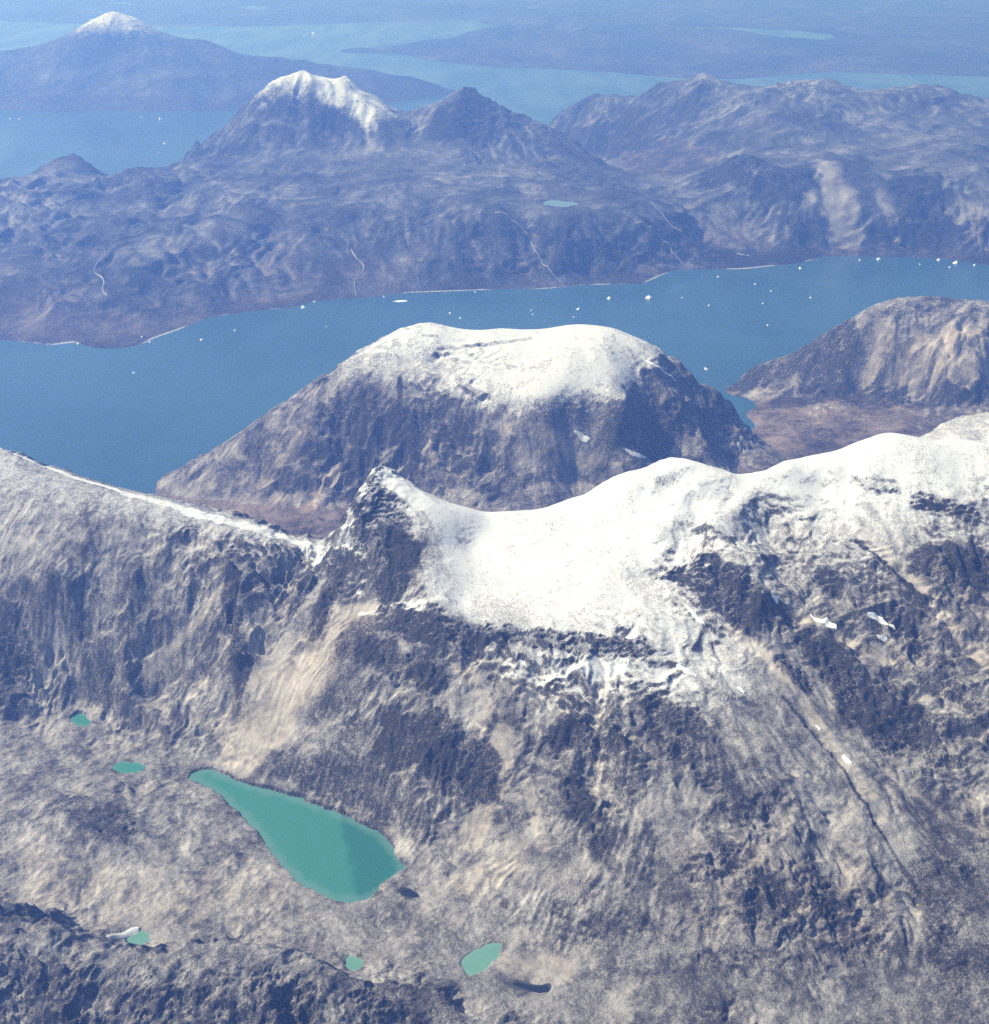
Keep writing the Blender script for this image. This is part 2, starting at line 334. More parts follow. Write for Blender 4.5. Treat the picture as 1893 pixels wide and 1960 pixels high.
def shape_ring(Zb, x, y, lam, amp, octv, seed, rock_lam, rock_amp, res, flat_k=.25):
    """weather a smooth landform: gullies that follow the fall line, then broken rock"""
    # world gradient from polar rows/columns
    dxr, dyr = np.gradient(x, axis=0), np.gradient(y, axis=0); dzr = np.gradient(Zb, axis=0)
    dxc, dyc = np.gradient(x, axis=1), np.gradient(y, axis=1); dzc = np.gradient(Zb, axis=1)
    det = dxr * dyc - dyr * dxc
    sx = (dzr * dyc - dyr * dzc) / det / 1000; sy = (dxr * dzc - dzr * dxc) / det / 1000
    sl = np.hypot(sx, sy)
    k = sstep(.08, .5, sl)
    wx = x + .4 * lam * fbm(x / lam / 1.6, y / lam / 1.6, seed + 50, 3); wy = y + .4 * lam * fbm(x / lam / 1.6, y / lam / 1.6, seed + 60, 3)
    s1 = np.maximum(sl, .05)
    tx = (sy / s1 * np.minimum(sl * 2.2, 1.1)).astype(np.float32); ty = (-sx / s1 * np.minimum(sl * 2.2, 1.1)).astype(np.float32)
    h = np.zeros(Zb.shape, np.float32); ddx = np.zeros_like(h); ddy = np.zeros_like(h)
    a = .5; fq = 1.0
    for o in range(octv):
        if lam / fq * 1000 < res * 3: break
        g, vx, vy = gully(wx / lam * fq, wy / lam * fq, tx + ddy * .75, ty - ddx * .75, seed + o)
        h += g * a; ddx += vx * a * .8; ddy += vy * a * .8
        a *= .52; fq *= 1.9
    edge = sstep(0, 140, Zb)
    out = Zb + h * amp * k * edge * (.12 + .9 * sstep(-.15, .45, fbm(x / lam * .45, y / lam * .45, seed + 33, 3)))
    m = sstep(-.25, .35, fbm(x / (rock_lam * 5), y / (rock_lam * 5), seed + 77, 3))
    kk = flat_k + (1 - flat_k) * sstep(.2, .7, sl)
    oc = max(1, min(6, int(math.log2(rock_lam * 1000 / (res * 2.2)))))
    ux = x + .35 * rock_lam * fbm(x / rock_lam / .8, y / rock_lam / .8, seed + 120, 3); uy = y + .35 * rock_lam * fbm(x / rock_lam / .8, y / rock_lam / .8, seed + 130, 3)
    out = out + rock_amp * fbm(ux / rock_lam, uy / rock_lam, seed + 90, oc, True, .56) * kk * (.35 + m) * edge
    # a second, finer order of outcrops, in patches
    l3 = rock_lam * .3
    o3 = max(1, min(4, int(math.log2(l3 * 1000 / (res * 2.0)))))
    m3 = sstep(-.05, .4, fbm(x / (rock_lam * 2.2), y / (rock_lam * 2.2), seed + 177, 3))
    out = out + rock_amp * .42 * fbm(ux / l3, uy / l3, seed + 190, o3, True, .6) * m3 * (.35 + .65 * kk) * edge
    # rubble trails: narrow stripes down the fall line, for the colour of the ground only
    wx = x + .2 * lam * fbm(x / lam / .7, y / lam / .7, seed + 50, 2); wy = y + .2 * lam * fbm(x / lam / .7, y / lam / .7, seed + 60, 2)
    ms = sstep(-.25, .3, fbm(x / lam * .8, y / lam * .8, seed + 71, 3))
    la, lb_ = lam * .75, lam * .42
    ga, vx, vy = gully(wx / la, wy / la, tx * np.float32(2.6), ty * np.float32(2.6), seed + 21)
    gb, vx, vy = gully(wx / lb_, wy / lb_, tx * np.float32(3.0), ty * np.float32(3.0), seed + 22)
    if lb_ / 3.3 * 1000 < res * 2.6: gb = gb * .4
    ga = ga * ms; gb = gb * sstep(.15, .7, ms)
    out = out + (ga * lam * 10 + gb * lam * 6) * k * edge * sstep(.9, .6, sl)
    return out, (-(h * .4 + ga * .6 + gb * .65) * k).astype(np.float32)

def upsample(c, n0, n1):
    """bilinear, from every second row and column (last ones included)"""
    i = np.minimum(np.arange(n0) / 2.0, c.shape[0] - 1.0); j = np.minimum(np.arange(n1) / 2.0, c.shape[1] - 1.0)
    i0 = np.minimum(i.astype(int), c.shape[0] - 2); j0 = np.minimum(j.astype(int), c.shape[1] - 2)
    f = (i - i0)[:, None]; g = (j - j0)[None]
    r = c[i0] * (1 - f) + c[i0 + 1] * f
    return r[:, j0] * (1 - g) + r[:, j0 + 1] * g

def base(rbf, X, Y):
    pad = lambda a: np.pad(a[::2, ::2], ((0, 1), (0, 1)), mode='reflect', reflect_type='odd')
    return upsample(rbf(pad(X), pad(Y)), *X.shape)

rbf_n, rbf_m, rbf_f, rbf_v = RBF(near, .03), RBF(mid, .05), RBF(far, .12), RBF(vfar, .3)
FLOW = np.zeros((NR, NC), np.float32)

s = rows(0, 9.0); xs, ys = GX[s], GY[s]
zb = base(rbf_n, xs, ys)
zn, fl = shape_ring(zb, xs, ys, .30, 24, 4, 11, .34, 92, 7)
# the saddle snowfield is smooth
bowl = P(1000, 1080, 1280)
cm = sstep(.75, .35, np.hypot((xs - bowl[0]) / 1.25, (ys - bowl[1] - .1)))
zn = zn * (1 - .85 * cm) + zb * .85 * cm
# so are the aprons of rubble
for a_, b_, w_ in [(P(690, 1190, 1070), P(470, 1430, 480), .17), (P(620, 1130, 1080), P(430, 1400, 520), .07), (P(430, 1130, 1060), P(290, 1290, 620), .06), (P(960, 1400, 860), P(890, 1620, 470), .07), (P(250, 1720, 400), P(450, 1720, 390), .15)]:
    ex, ey = b_[0] - a_[0], b_[1] - a_[1]
    t_ = np.clip(((xs - a_[0]) * ex + (ys - a_[1]) * ey) / (ex * ex + ey * ey), 0, 1)
    c_ = .93 * sstep(1.25, .6, np.hypot(xs - a_[0] - ex * t_, ys - a_[1] - ey * t_) / w_)
    zn = zn * (1 - c_) + zb * c_
# humps and hollows of old moraine on the valley floor
bas = sstep(560, 430, zb) * sstep(3.9, 4.1, ys) * sstep(.9, .5, xs)
zn += bas * (20 * fbm(xs / .16, ys / .16, 431, 5, True, .55) + 9)
# broken crags of the ridge in front
fr = sstep(4.02, 3.9, ys + .05 * np.sin(xs * 3)) * sstep(.5, .1, xs)
zn += fr * 32 * fbm((xs * .9 + ys * .44) / .24 + .3 * fbm(xs / .1, ys / .1, 409, 3), (ys * .9 - xs * .44) / .13 + .3 * fbm(xs / .1, ys / .1, 419, 3), 401, 5, True, .55) * (.5 + sstep(-.2, .3, fbm(xs / .15, ys / .15, 421, 2)))
Z[s] = zn; FLOW[s] = fl
s = rows(8.2, 13.4); xs, ys = GX[s], GY[s]
zb = base(rbf_m, xs, ys)
zm, fl = shape_ring(zb, xs, ys, .5, 55, 4, 211, .55, 130, 14)
b = sstep(8.25, 8.9, ys); Z[s] = Z[s] * (1 - b) + zm * b; FLOW[s] = FLOW[s] * (1 - b) + fl * b
s = rows(12.5, 31); xs, ys = GX[s], GY[s]
zb = base(rbf_f, xs, ys)
zf, fl = shape_ring(zb, xs, ys, 1.1, 150, 4, 311, 1.7, 370, 30, .6)
b = sstep(12.6, 13.3, ys); Z[s] = Z[s] * (1 - b) + zf * b; FLOW[s] = FLOW[s] * (1 - b) + fl * b
s = rows(28, 200); xs, ys = GX[s], GY[s]
zb = base(rbf_v, xs, ys)
zv, fl = shape_ring(zb, xs, ys, 2.6, 220, 3, 511, 4.2, 520, 160, .75)
b = sstep(29.3, 30.3, ys); Z[s] = Z[s] * (1 - b) + zv * b; FLOW[s] = FLOW[s] * (1 - b) + fl * b

# ------------------------------------------------------------------ lakes and ponds pressed into the ground
def poly_sd(x, y, poly):
    d2 = np.full(x.shape, 1e9); ins = np.zeros(x.shape, bool)
    n = len(poly)
    for i in range(n):
        ax, ay = poly[i][:2]; bx, by = poly[(i + 1) % n][:2]
        ex, ey = bx - ax, by - ay
        t = np.clip(((x - ax) * ex + (y - ay) * ey) / (ex * ex + ey * ey + 1e-12), 0, 1)
        d2 = np.minimum(d2, (x - ax - ex * t) ** 2 + (y - ay - ey * t) ** 2)
        c = ((ay > y) != (by > y)) & (x < ex * (y - ay) / (ey + 1e-12) + ax)
        ins ^= c
    return np.where(ins, -1, 1) * np.sqrt(d2)

LAKES = [  # name, outline in frame points, level, material, label
    ('lake', [(362, 1480), (372, 1474), (395, 1473), (420, 1478), (450, 1490), (490, 1507), (530, 1514), (580, 1530), (630, 1550), (680, 1568), (725, 1592), (752, 1615), (762, 1640),
              (776, 1658), (778, 1668), (755, 1688), (735, 1705), (705, 1722), (670, 1728), (632, 1722), (600, 1705), (570, 1688), (545, 1662), (520, 1630), (490, 1590), (455, 1555), (420, 1520), (385, 1502), (364, 1492)],
     380, 'milk', 'long turquoise meltwater lake at the foot of the scree slope'),
    ('pond', [(130, 1378), (145, 1365), (160, 1366), (178, 1380), (172, 1388), (150, 1389)], 412, 'milk', 'tiny turquoise pond under the grey ridge face'),
    ('pond', [(212, 1464), (235, 1457), (262, 1459), (284, 1468), (270, 1478), (240, 1482), (220, 1478)], 400, 'milk', 'small turquoise pond just up-valley of the long lake'),
    ('pond', [(238, 1798), (262, 1780), (285, 1785), (290, 1800), (268, 1815), (245, 1812)], 381, 'pale', 'pale green pond beside an ice tongue behind the dark crags'),
    ('pond', [(655, 1850), (668, 1828), (690, 1832), (698, 1845), (685, 1858), (668, 1860)], 352, 'pale', 'faint pale green pond behind the end of the dark crags'),
    ('pond', [(880, 1850), (888, 1832), (915, 1815), (945, 1803), (965, 1806), (960, 1825), (940, 1850), (915, 1867), (892, 1866)], 345, 'pale', 'bright green kidney-shaped pond below the long lake'),
    ('pond', [(762, 1710), (775, 1698), (792, 1702), (806, 1714), (795, 1720), (775, 1718)], 376, 'black', 'little black pool beside the outlet end of the long lake'),
    ('pond', [(975, 1884), (985, 1876), (1010, 1880), (1030, 1886), (1050, 1880), (1058, 1893), (1048, 1904), (1020, 1902), (995, 1893)], 340, 'black', 'narrow black pool below the green kidney-shaped pond'),
    ('tarn', [(1035, 388), (1060, 382), (1090, 385), (1112, 390), (1090, 396), (1050, 395)], 712, 'tarn', 'pale tarn on the plateau across the fjord'),
    ('lake', [(1346, 50), (1421, 52), (1496, 58), (1571, 60), (1611, 67), (1591, 77), (1521, 75), (1446, 63), (1396, 56)], 250, 'sea', 'pale gleaming lake far off in the blue land'),
    ('lake', [(-60, 3), (60, 2), (122, 7), (60, 9), (-60, 8)], 160, 'sea', 'thin streak of lake at the top edge, leftmost of all'),
    ('lake', [(185, 6), (240, 3), (302, 6), (250, 10)], 160, 'sea', 'thin streak of lake at the top, above the small snow cap'),
    ('lake', [(448, 13), (490, 10), (525, 18), (480, 20)], 160, 'sea', 'thin streak of lake at the top, right of the small snow cap'),
]
lake_polys = []
BANK = np.zeros((NR, NC))
for nm, px, lev, mt, lb in LAKES:
    poly = [P(x, y, lev) for x, y in px]
    for _ in range(2):                                   # rounded corners
        q = []
        for a, b_ in zip(poly, poly[1:] + poly[:1]):
            q.append(tuple(.75 * a[i] + .25 * b_[i] for i in range(3))); q.append(tuple(.25 * a[i] + .75 * b_[i] for i in range(3)))
        poly = q
    lake_polys.append(poly)
    cx = sum(p[0] for p in poly) / len(poly); cy = sum(p[1] for p in poly) / len(poly)
    rad = max(math.dist(p[:2], (cx, cy)) for p in poly)
    big = 1.0 if cy < 10 else 5.0 if cy < 25 else 50.0
    i0, i1 = np.searchsorted(R, max(3, math.hypot(cx, cy) - rad - .4 * big)), np.searchsorted(R, math.hypot(cx, cy) + rad + .4 * big)
    a0 = math.atan2(cx, cy); da = (rad + .4 * big) / cy
    j0, j1 = np.searchsorted(az, a0 - da), np.searchsorted(az, a0 + da)
    X, Y, z = GX[i0:i1, j0:j1], GY[i0:i1, j0:j1], Z[i0:i1, j0:j1]
    sd = poly_sd(X, Y, poly) * 1000 / big
    ln = min(.07 * big, rad * .9)
    sd = sd + min(26, rad * 1000 / big * .42) * fbm(X / ln, Y / ln, 700 + len(lake_polys), 4)
    rise = lev + np.minimum(sd * .12 + .5, 60)
    w = sstep(160, 0, sd)
    out = z * (1 - w) + w * (lev + 2 + np.maximum(sd, 0) * .22 + (z - lev) * .15)
    out = np.where(sd > 0, np.maximum(out, rise * w + z * (1 - w)), lev + np.maximum(sd * .25, -12) - .3)
    Z[i0:i1, j0:j1] = out
    BANK[i0:i1, j0:j1] += .8 * sstep(34, 4, sd) * sstep(-.1, .35, fbm(X / ln, Y / ln, 760, 3))

# ------------------------------------------------------------------ look-up of the ground under a line of sight
def cast(x, y):
    u = (x - CX) / FPX; v = (CY - y) / FPX
    dx, dy, dz = u, cp + v * sp, -sp + v * cp
    hr = math.hypot(dx, dy); a = math.atan2(dx, dy)
    j = (a - az[0]) / (az[-1] - az[0]) * (NC - 1); j0 = int(min(max(j, 0), NC - 2)); f = j - j0
    col = Z[:, j0] * (1 - f) + Z[:, j0 + 1] * f
    ray = H + dz / hr * R * 1000
    i = int(np.argmax(col >= ray))
    if i == 0: i = NR - 1
    p0, p1 = col[i - 1] - ray[i - 1], col[i] - ray[i]
    t = p0 / (p0 - p1 + 1e-9); r = R[i - 1] + (R[i] - R[i - 1]) * min(max(t, 0), 1)
    return (r * math.sin(a), r * math.cos(a), max(0, (col[i - 1] + (col[i] - col[i - 1]) * t) / 1000))

def ground(x, y):
    """height (m) of the ground at x, y km"""
    r = math.hypot(x, y); a = math.atan2(x, y)
    j = (a - az[0]) / (az[-1] - az[0]) * (NC - 1); j0 = int(min(max(j, 0), NC - 2)); f = j - j0
    i = int(min(max(np.searchsorted(R, r) - 1, 0), NR - 2)); g = (r - R[i]) / (R[i + 1] - R[i])
    return (Z[i, j0] * (1 - f) + Z[i, j0 + 1] * f) * (1 - g) + (Z[i + 1, j0] * (1 - f) + Z[i + 1, j0 + 1] * f) * g

# ------------------------------------------------------------------ normals
def normals():
    dR = [np.gradient(a, axis=0) for a in (GX * 1000, GY * 1000, Z)]
    dC = [np.gradient(a, axis=1) for a in (GX * 1000, GY * 1000, Z)]
    n = np.stack([dC[1] * dR[2] - dC[2] * dR[1], dC[2] * dR[0] - dC[0] * dR[2], dC[0] * dR[1] - dC[1] * dR[0]], -1)
    n /= np.linalg.norm(n, axis=-1, keepdims=True)
    if n[0, 0, 2] < 0: n = -n
    return n, np.degrees(np.arccos(np.clip(n[..., 2], 0, 1)))
N, STEEP = normals()

# ------------------------------------------------------------------ what lies on the ground: snow, bare cliff, scree, tundra
def stroke(field, pts, width, val, rag=.35, lam=.12):
    """a patch of ground along a line, ragged at its edge"""
    w3 = [cast(*p) for p in pts]
    if len(w3) == 1: w3 = w3 * 2
    xs_ = [p[0] for p in w3]; ys_ = [p[1] for p in w3]
    m = width / 1000 * 2.2
    cx, cy = (min(xs_) + max(xs_)) / 2, (min(ys_) + max(ys_)) / 2
    hd = math.hypot(max(xs_) - min(xs_), max(ys_) - min(ys_)) / 2 + m
    rc = math.hypot(cx, cy)
    i0, i1 = np.searchsorted(R, max(3, rc - hd)), np.searchsorted(R, rc + hd)
    a0 = math.atan2(cx, cy); da = math.asin(min(.9, hd / rc))
    j0, j1 = np.searchsorted(az, a0 - da), np.searchsorted(az, a0 + da)
    if i1 <= i0 or j1 <= j0: return
    X, Y = GX[i0:i1, j0:j1], GY[i0:i1, j0:j1]
    d = np.full(X.shape, 1e9)
    for a, b_ in zip(w3[:-1], w3[1:]):
        ex, ey = b_[0] - a[0], b_[1] - a[1]
        t = np.clip(((X - a[0]) * ex + (Y - a[1]) * ey) / (ex * ex + ey * ey + 1e-9), 0, 1)
        d = np.minimum(d, np.hypot(X - a[0] - ex * t, Y - a[1] - ey * t))
    lam = max(lam, width / 1000 * .8)
    d = d * 1000 / width + rag * 2.2 * fbm(X / lam, Y / lam, int(pts[0][0]) % 97, 4)
    field[i0:i1, j0:j1] += val * sstep(1.15, .55, d)

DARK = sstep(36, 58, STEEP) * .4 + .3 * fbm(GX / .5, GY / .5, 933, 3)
for pts, w, v in [
    ([(728, 925), (755, 1000), (775, 1070), (750, 1120)], 95, 1.3), ([(700, 960), (690, 1040), (640, 1110), (610, 1180)], 70, 1.0),
    ([(670, 1220), (740, 1180), (820, 1190), (900, 1215)], 85, 1.25), ([(900, 1205), (1000, 1220), (1100, 1235), (1220, 1240)], 62, 1.3),
    ([(760, 1400), (850, 1430), (920, 1480)], 120, 1.25), ([(700, 1240), (830, 1300)], 80, .8),
    ([(1330, 1100), (1390, 1130), (1430, 1165)], 110, 1.4), ([(1250, 1105), (1300, 1105)], 25, .7),  # first stroke: dark rock with the shade of its right-facing slope painted in
    ([(1790, 1070), (1870, 1100)], 120, 1.4), ([(1590, 1110)], 90, .5), ([(1620, 1290), (1660, 1370)], 110, .6), ([(1690, 1330), (1760, 1400)], 120, .5),  # first stroke: slope shade painted into the rock tone here as well
    ([(450, 1110), (440, 1180), (465, 1290)], 60, 1.2), ([(20, 1180), (30, 1280)], 110, .7), ([(110, 960), (230, 975)], 70, .4), ([(300, 1020), (380, 1080)], 120, .35),
    ([(1280, 1400), (1380, 1480), (1400, 1520)], 130, .5), ([(1800, 1700), (1890, 1900)], 200, .6), ([(1250, 1780), (1650, 1830)], 420, .3), ([(1780, 1450), (1893, 1650)], 260, .35), ([(1150, 1630)], 80, .5), ([(1390, 1640)], 60, .6), ([(1200, 1500)], 120, .35),
    ([(-50, 1870), (200, 1900), (500, 1900), (800, 1960)], 200, .32), ([(140, 1540), (230, 1580)], 130, .7), ([(600, 1470), (730, 1590)], 70, .4),
    ([(1640, 925), (1710, 935)], 45, .9), ([(1760, 960), (1860, 985)], 55, .8), ([(1370, 980), (1400, 940)], 22, .6), ([(1590, 1290), (1610, 1240)], 60, .4),
    ([(1640, 1035), (1700, 1085), (1770, 1150)], 13, 1.6), ([(1500, 1335), (1600, 1455), (1690, 1600), (1780, 1730)], 9, 1.2), ([(1560, 1240), (1640, 1330), (1700, 1420)], 90, .7), ([(1500, 1270), (1540, 1310)], 50, .8), ([(1700, 1180), (1780, 1260), (1893, 1350)], 60, .5),
    ([(1080, 1400), (1180, 1420), (1300, 1440)], 70, .6), ([(1100, 1520), (1150, 1600)], 70, .7), ([(1250, 1340), (1330, 1390)], 80, .7), ([(1560, 1700), (1650, 1800)], 110, .5),
    ([(640, 790), (740, 800), (830, 850)], 150, .6), ([(880, 900), (1050, 955)], 140, .35), ([(1190, 790), (1280, 810)], 140, .35), ([(1350, 800), (1420, 870)], 150, .1),
    ([(540, 920)], 110, .7), ([(765, 725), (765, 760)], 22, .9), ([(895, 662), (960, 656), (1015, 647)], 26, 1.8), ([(812, 643), (836, 644)], 22, 1.6), ([(700, 900)], 120, .6),
    ([(1420, 730), (1520, 690), (1600, 640)], 190, .9), ([(1560, 720), (1620, 660)], 140, .6), ([(1800, 650), (1775, 730)], 30, 1.2),
    ([(1500, 770), (1700, 760), (1890, 760)], 160, .7), ([(1560, 830), (1750, 850)], 200, .4),
    ([(1390, 320), (1480, 345), (1560, 340)], 420, .7), ([(1740, 340), (1780, 420)], 420, .6), ([(1300, 480), (1600, 475), (1890, 480)], 500, .5), ([(170, 380), (330, 370)], 250, .4),
    ([(500, 250), (640, 270)], 500, .3), ([(850, 240), (920, 260)], 350, .5), ([(900, 500), (1200, 500)], 600, .35), ([(650, 430), (900, 440)], 600, .25),
]:
    stroke(DARK, pts, w, v * 1.1, .5)
for pts, w, v in [([(1700, 660), (1800, 670), (1893, 680)], 260, -1.0), ([(40, 1060), (300, 1100), (420, 1200)], 420, -.5), ([(745, 925), (800, 965), (850, 1010), (865, 1080)], 45, -1.3), ([(560, 850), (450, 940)], 160, -.5), ([(640, 900), (590, 970)], 70, -.8),
                  ([(820, 860), (850, 900)], 60, -.8), ([(1000, 760), (1150, 740)], 260, -.6), ([(1000, 870), (1150, 860)], 90, -.5), ([(1590, 330), (1620, 440)], 260, -.8), ([(700, 220), (730, 290)], 250, -.6)]:
    stroke(DARK, pts, w, v, .5)
np.clip(DARK, 0, 1.5, out=DARK)
# dark ground is broken into ledges and ribs
def crags(r0, r1, step, lam, amp, seed, octv):
    i0, i1 = np.searchsorted(R, r0), np.searchsorted(R, r1)
    X, Y, z = GX[i0:i1], GY[i0:i1], Z[i0:i1]
    m = sstep(.15, .8, DARK[i0:i1]) * sstep(40, 160, z) * sstep(18, 30, STEEP[i0:i1])
    m = np.maximum(m, .5 * sstep(26, 40, STEEP[i0:i1]) * sstep(0, .3, fbm(X / (lam * 5), Y / (lam * 5), seed + 3, 3)) * sstep(40, 160, z))
    q = (z + step * 3.2 * fbm(X / (lam * 2.4), Y / (lam * 2.4), seed, 4)) / step
    fl_ = np.floor(q); f_ = q - fl_
    ter = (fl_ + sstep(.42, .9, f_)) * step - (q * step - z)
    Z[i0:i1] = z + m * (.6 * (ter - z) + amp * fbm(X / lam, Y / lam, seed + 9, octv, True))
crags(3.0, 8.3, 26, .085, 26, 1201, 3)
crags(8.8, 13.2, 46, .17, 42, 1301, 3)
crags(13.4, 29, 120, .5, 150, 1401, 4)
N, STEEP = normals()
# hollows (+) and noses (-) of the ground, as a share of the local grain
def blur(a, k):
    for ax in (0, 1):
        c = np.cumsum(np.pad(a, [(k + 1, k) if i == ax else (0, 0) for i in (0, 1)], mode='edge'), axis=ax)
        n = a.shape[ax]
        a = (np.take(c, np.arange(2 * k + 1, n + 2 * k + 1), axis=ax) - np.take(c, np.arange(0, n), axis=ax)) / (2 * k + 1)
    return a
cell = np.gradient(R)[:, None] * 1000
HOLLOW = np.clip((blur(blur(Z, 3), 3) - Z) / (cell * .5 + 2.0), -2, 2) + .8 * np.clip((blur(blur(Z, 9), 9) - Z) / (cell * 2 + 6.0), -2, 2)
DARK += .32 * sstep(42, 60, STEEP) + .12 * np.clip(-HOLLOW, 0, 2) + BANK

snowline_pts = [  # frame point, snow line there in metres
    (100, 900, 1440), (300, 965, 1330), (450, 1000, 1290), (560, 1030, 1215), (200, 1100, 1600), (450, 1200, 1600), (600, 1100, 1290), (680, 1000, 1330), (760, 1060, 1500), (790, 960, 1420),
    (900, 1000, 1150), (850, 1150, 1120), (1000, 1100, 1080), (950, 1220, 1090), (1100, 1200, 1040), (1230, 1220, 1040), (1100, 1300, 1000), (1300, 1280, 1000), (1200, 1000, 1200), (1300, 900, 1300), (1300, 1080, 1200),
    (1400, 1280, 1040), (1400, 1100, 1390), (1430, 1000, 1370), (1500, 1050, 1430), (1550, 950, 1340), (1600, 1000, 1390), (1620, 880, 1360), (1700, 850, 1500), (1700, 960, 1420), (1800, 930, 1480), (1880, 900, 1540), (1850, 1000, 1530),
    (1650, 1050, 1420), (1800, 1100, 1540), (700, 1300, 1400), (900, 1350, 1350), (1200, 1450, 1350), (1500, 1300, 1400), (1700, 1300, 1500), (1860, 815, 1650),
    (720, 700, 930), (850, 660, 930), (1000, 680, 860), (1050, 760, 620), (1100, 740, 640), (1200, 740, 740), (950, 800, 700), (1000, 830, 700), (1250, 700, 900), (700, 780, 1150), (900, 850, 950), (1100, 850, 900), (600, 800, 1150), (1340, 760, 900), (1150, 640, 950),
    (1600, 650, 1500), (1780, 600, 1150), (1850, 590, 1130), (1700, 700, 1500)]
SL = np.full((NR, NC), 1700.0)
pw = np.array([cast(x, y)[:2] for x, y, e in snowline_pts]); pe = np.array([e for x, y, e in snowline_pts])
i1 = np.searchsorted(R, 14.5)
pad = lambda a: np.pad(a[::2, ::2], ((0, 1), (0, 1)), mode='reflect', reflect_type='odd')
cxg, cyg = pad(GX[:i1]), pad(GY[:i1])
num = np.zeros(cxg.shape); den = np.zeros(cxg.shape)
for (wx_, wy_), e in zip(pw, pe):
    g = 1 / (((cxg - wx_) ** 2 + (cyg - wy_) ** 2) + .012) ** 2
    num += g * e; den += g
SL[:i1] = upsample(num / den, i1, NC)
i2 = np.searchsorted(R, 29)
SL[i1:i2] = 1680
SL[i2:] = 1560
# deep snow fills the small hollows first
DEEP = .8 * sstep(.1, 1.0, (Z - SL) / 130.0 - DARK * .8)
DEEP[np.searchsorted(R, 14):] = 0
_t = P(735, 925, 1570); DEEP *= 1 - sstep(.26, .14, np.hypot(GX - _t[0], GY - _t[1]))
Z = Z * (1 - DEEP) + blur(blur(Z, 5), 5) * DEEP
N, STEEP = normals()
SNOW = (Z - SL) / 200.0
SNOW -= sstep(34, 58, STEEP) * (1.3 - .8 * sstep(13, 15, R)[:, None])
SNOW += .35 * fbm(GX / .25, GY / .25, 901, 4) + .16 * np.clip(HOLLOW, -1.5, 1.5)
for pts, w, v in [([(-60, 838), (0, 861), (60, 882), (150, 916), (240, 943)], 16, 2.2), ([(240, 944), (330, 966), (430, 996), (520, 1022), (580, 1040)], 30, 2.4), ([(360, 980), (440, 1000)], 40, 1.6),
                  ([(585, 1045), (625, 1050), (610, 1070)], 45, 2.2), ([(670, 1000), (655, 1030), (690, 1060)], 40, 1.5), ([(735, 912), (800, 955), (850, 1000), (870, 1080)], 60, 1.6), ([(700, 1110), (690, 1130)], 22, 1.3), ([(690, 1175), (760, 1155), (810, 1160)], 22, 1.8),
                  ([(980, 1280), (1050, 1295), (1180, 1280)], 60, 1.0), ([(1350, 1270), (1420, 1310)], 70, .5), ([(1120, 1290), (1300, 1310)], 90, .4), ([(830, 205), (890, 185), (960, 215)], 700, -4), ([(640, 160), (700, 195), (765, 215)], 420, 1.3), ([(700, 215), (715, 280)], 170, 1.2)]:
    stroke(SNOW, pts, w, v)

SCREE = np.zeros((NR, NC))
for pts, w, v in [
    ([(580, 830), (500, 930)], 75, .8), ([(640, 900), (585, 975)], 65, 1.0), ([(815, 855), (850, 905)], 45, .9), ([(440, 870), (380, 940)], 120, .4),
    ([(430, 1120), (280, 1280)], 26, .9), ([(470, 1190), (370, 1330)], 22, .7), ([(560, 1130), (500, 1230)], 60, .6), ([(690, 1190), (580, 1310), (470, 1420)], 170, 1.0), ([(600, 1200), (400, 1390)], 40, .7),
    ([(640, 1170), (560, 1280)], 40, .9), ([(60, 1030)], 70, .5), ([(900, 1290), (880, 1250)], 60, .8), ([(930, 1380), (960, 1480), (900, 1600)], 90, .7), ([(1010, 1500), (1040, 1620)], 30, .6),
    ([(1150, 1430), (1140, 1580)], 14, .9), ([(980, 1640), (900, 1690)], 90, .6), ([(1400, 1200), (1470, 1260), (1530, 1330), (1620, 1460), (1690, 1560)], 42, .9), ([(1445, 1060), (1480, 1130), (1560, 1190), (1640, 1235), (1740, 1270)], 26, .8), ([(1650, 1020), (1760, 1120), (1893, 1270)], 40, .9), ([(1700, 1480), (1800, 1560), (1893, 1600)], 24, .6), ([(1420, 1600), (1460, 1640)], 60, .6),
    ([(100, 1690), (350, 1720), (480, 1700)], 200, .5), ([(980, 1850), (1060, 1860)], 90, .7), ([(60, 1620)], 120, .4), ([(1690, 1010), (1893, 1180)], 40, .6), ([(1750, 1000), (1800, 1060)], 35, .7),
    ([(950, 820), (1080, 860), (1200, 880)], 40, .7), ([(1000, 880), (1100, 830)], 50, .5), ([(1580, 320), (1620, 450)], 270, 1.2), ([(1840, 400), (1880, 440)], 260, 1.2), ([(1690, 370), (1710, 440)], 130, .7), ([(1440, 400), (1470, 450)], 150, .5), ([(1540, 370), (1600, 450)], 60, .7),
    ([(700, 210), (720, 290)], 160, .6), ([(850, 340), (950, 330)], 250, .6), ([(20, 370), (80, 390)], 260, .9), ([(300, 470)], 350, .4), ([(450, 480)], 60, .8),
    ([(1690, 670), (1760, 690)], 190, 1.0), ([(1830, 655), (1890, 690)], 220, 1.0), ([(1470, 720), (1450, 745)], 60, .6), ([(1540, 690)], 60, .4)]:
    stroke(SCREE, pts, w, v)
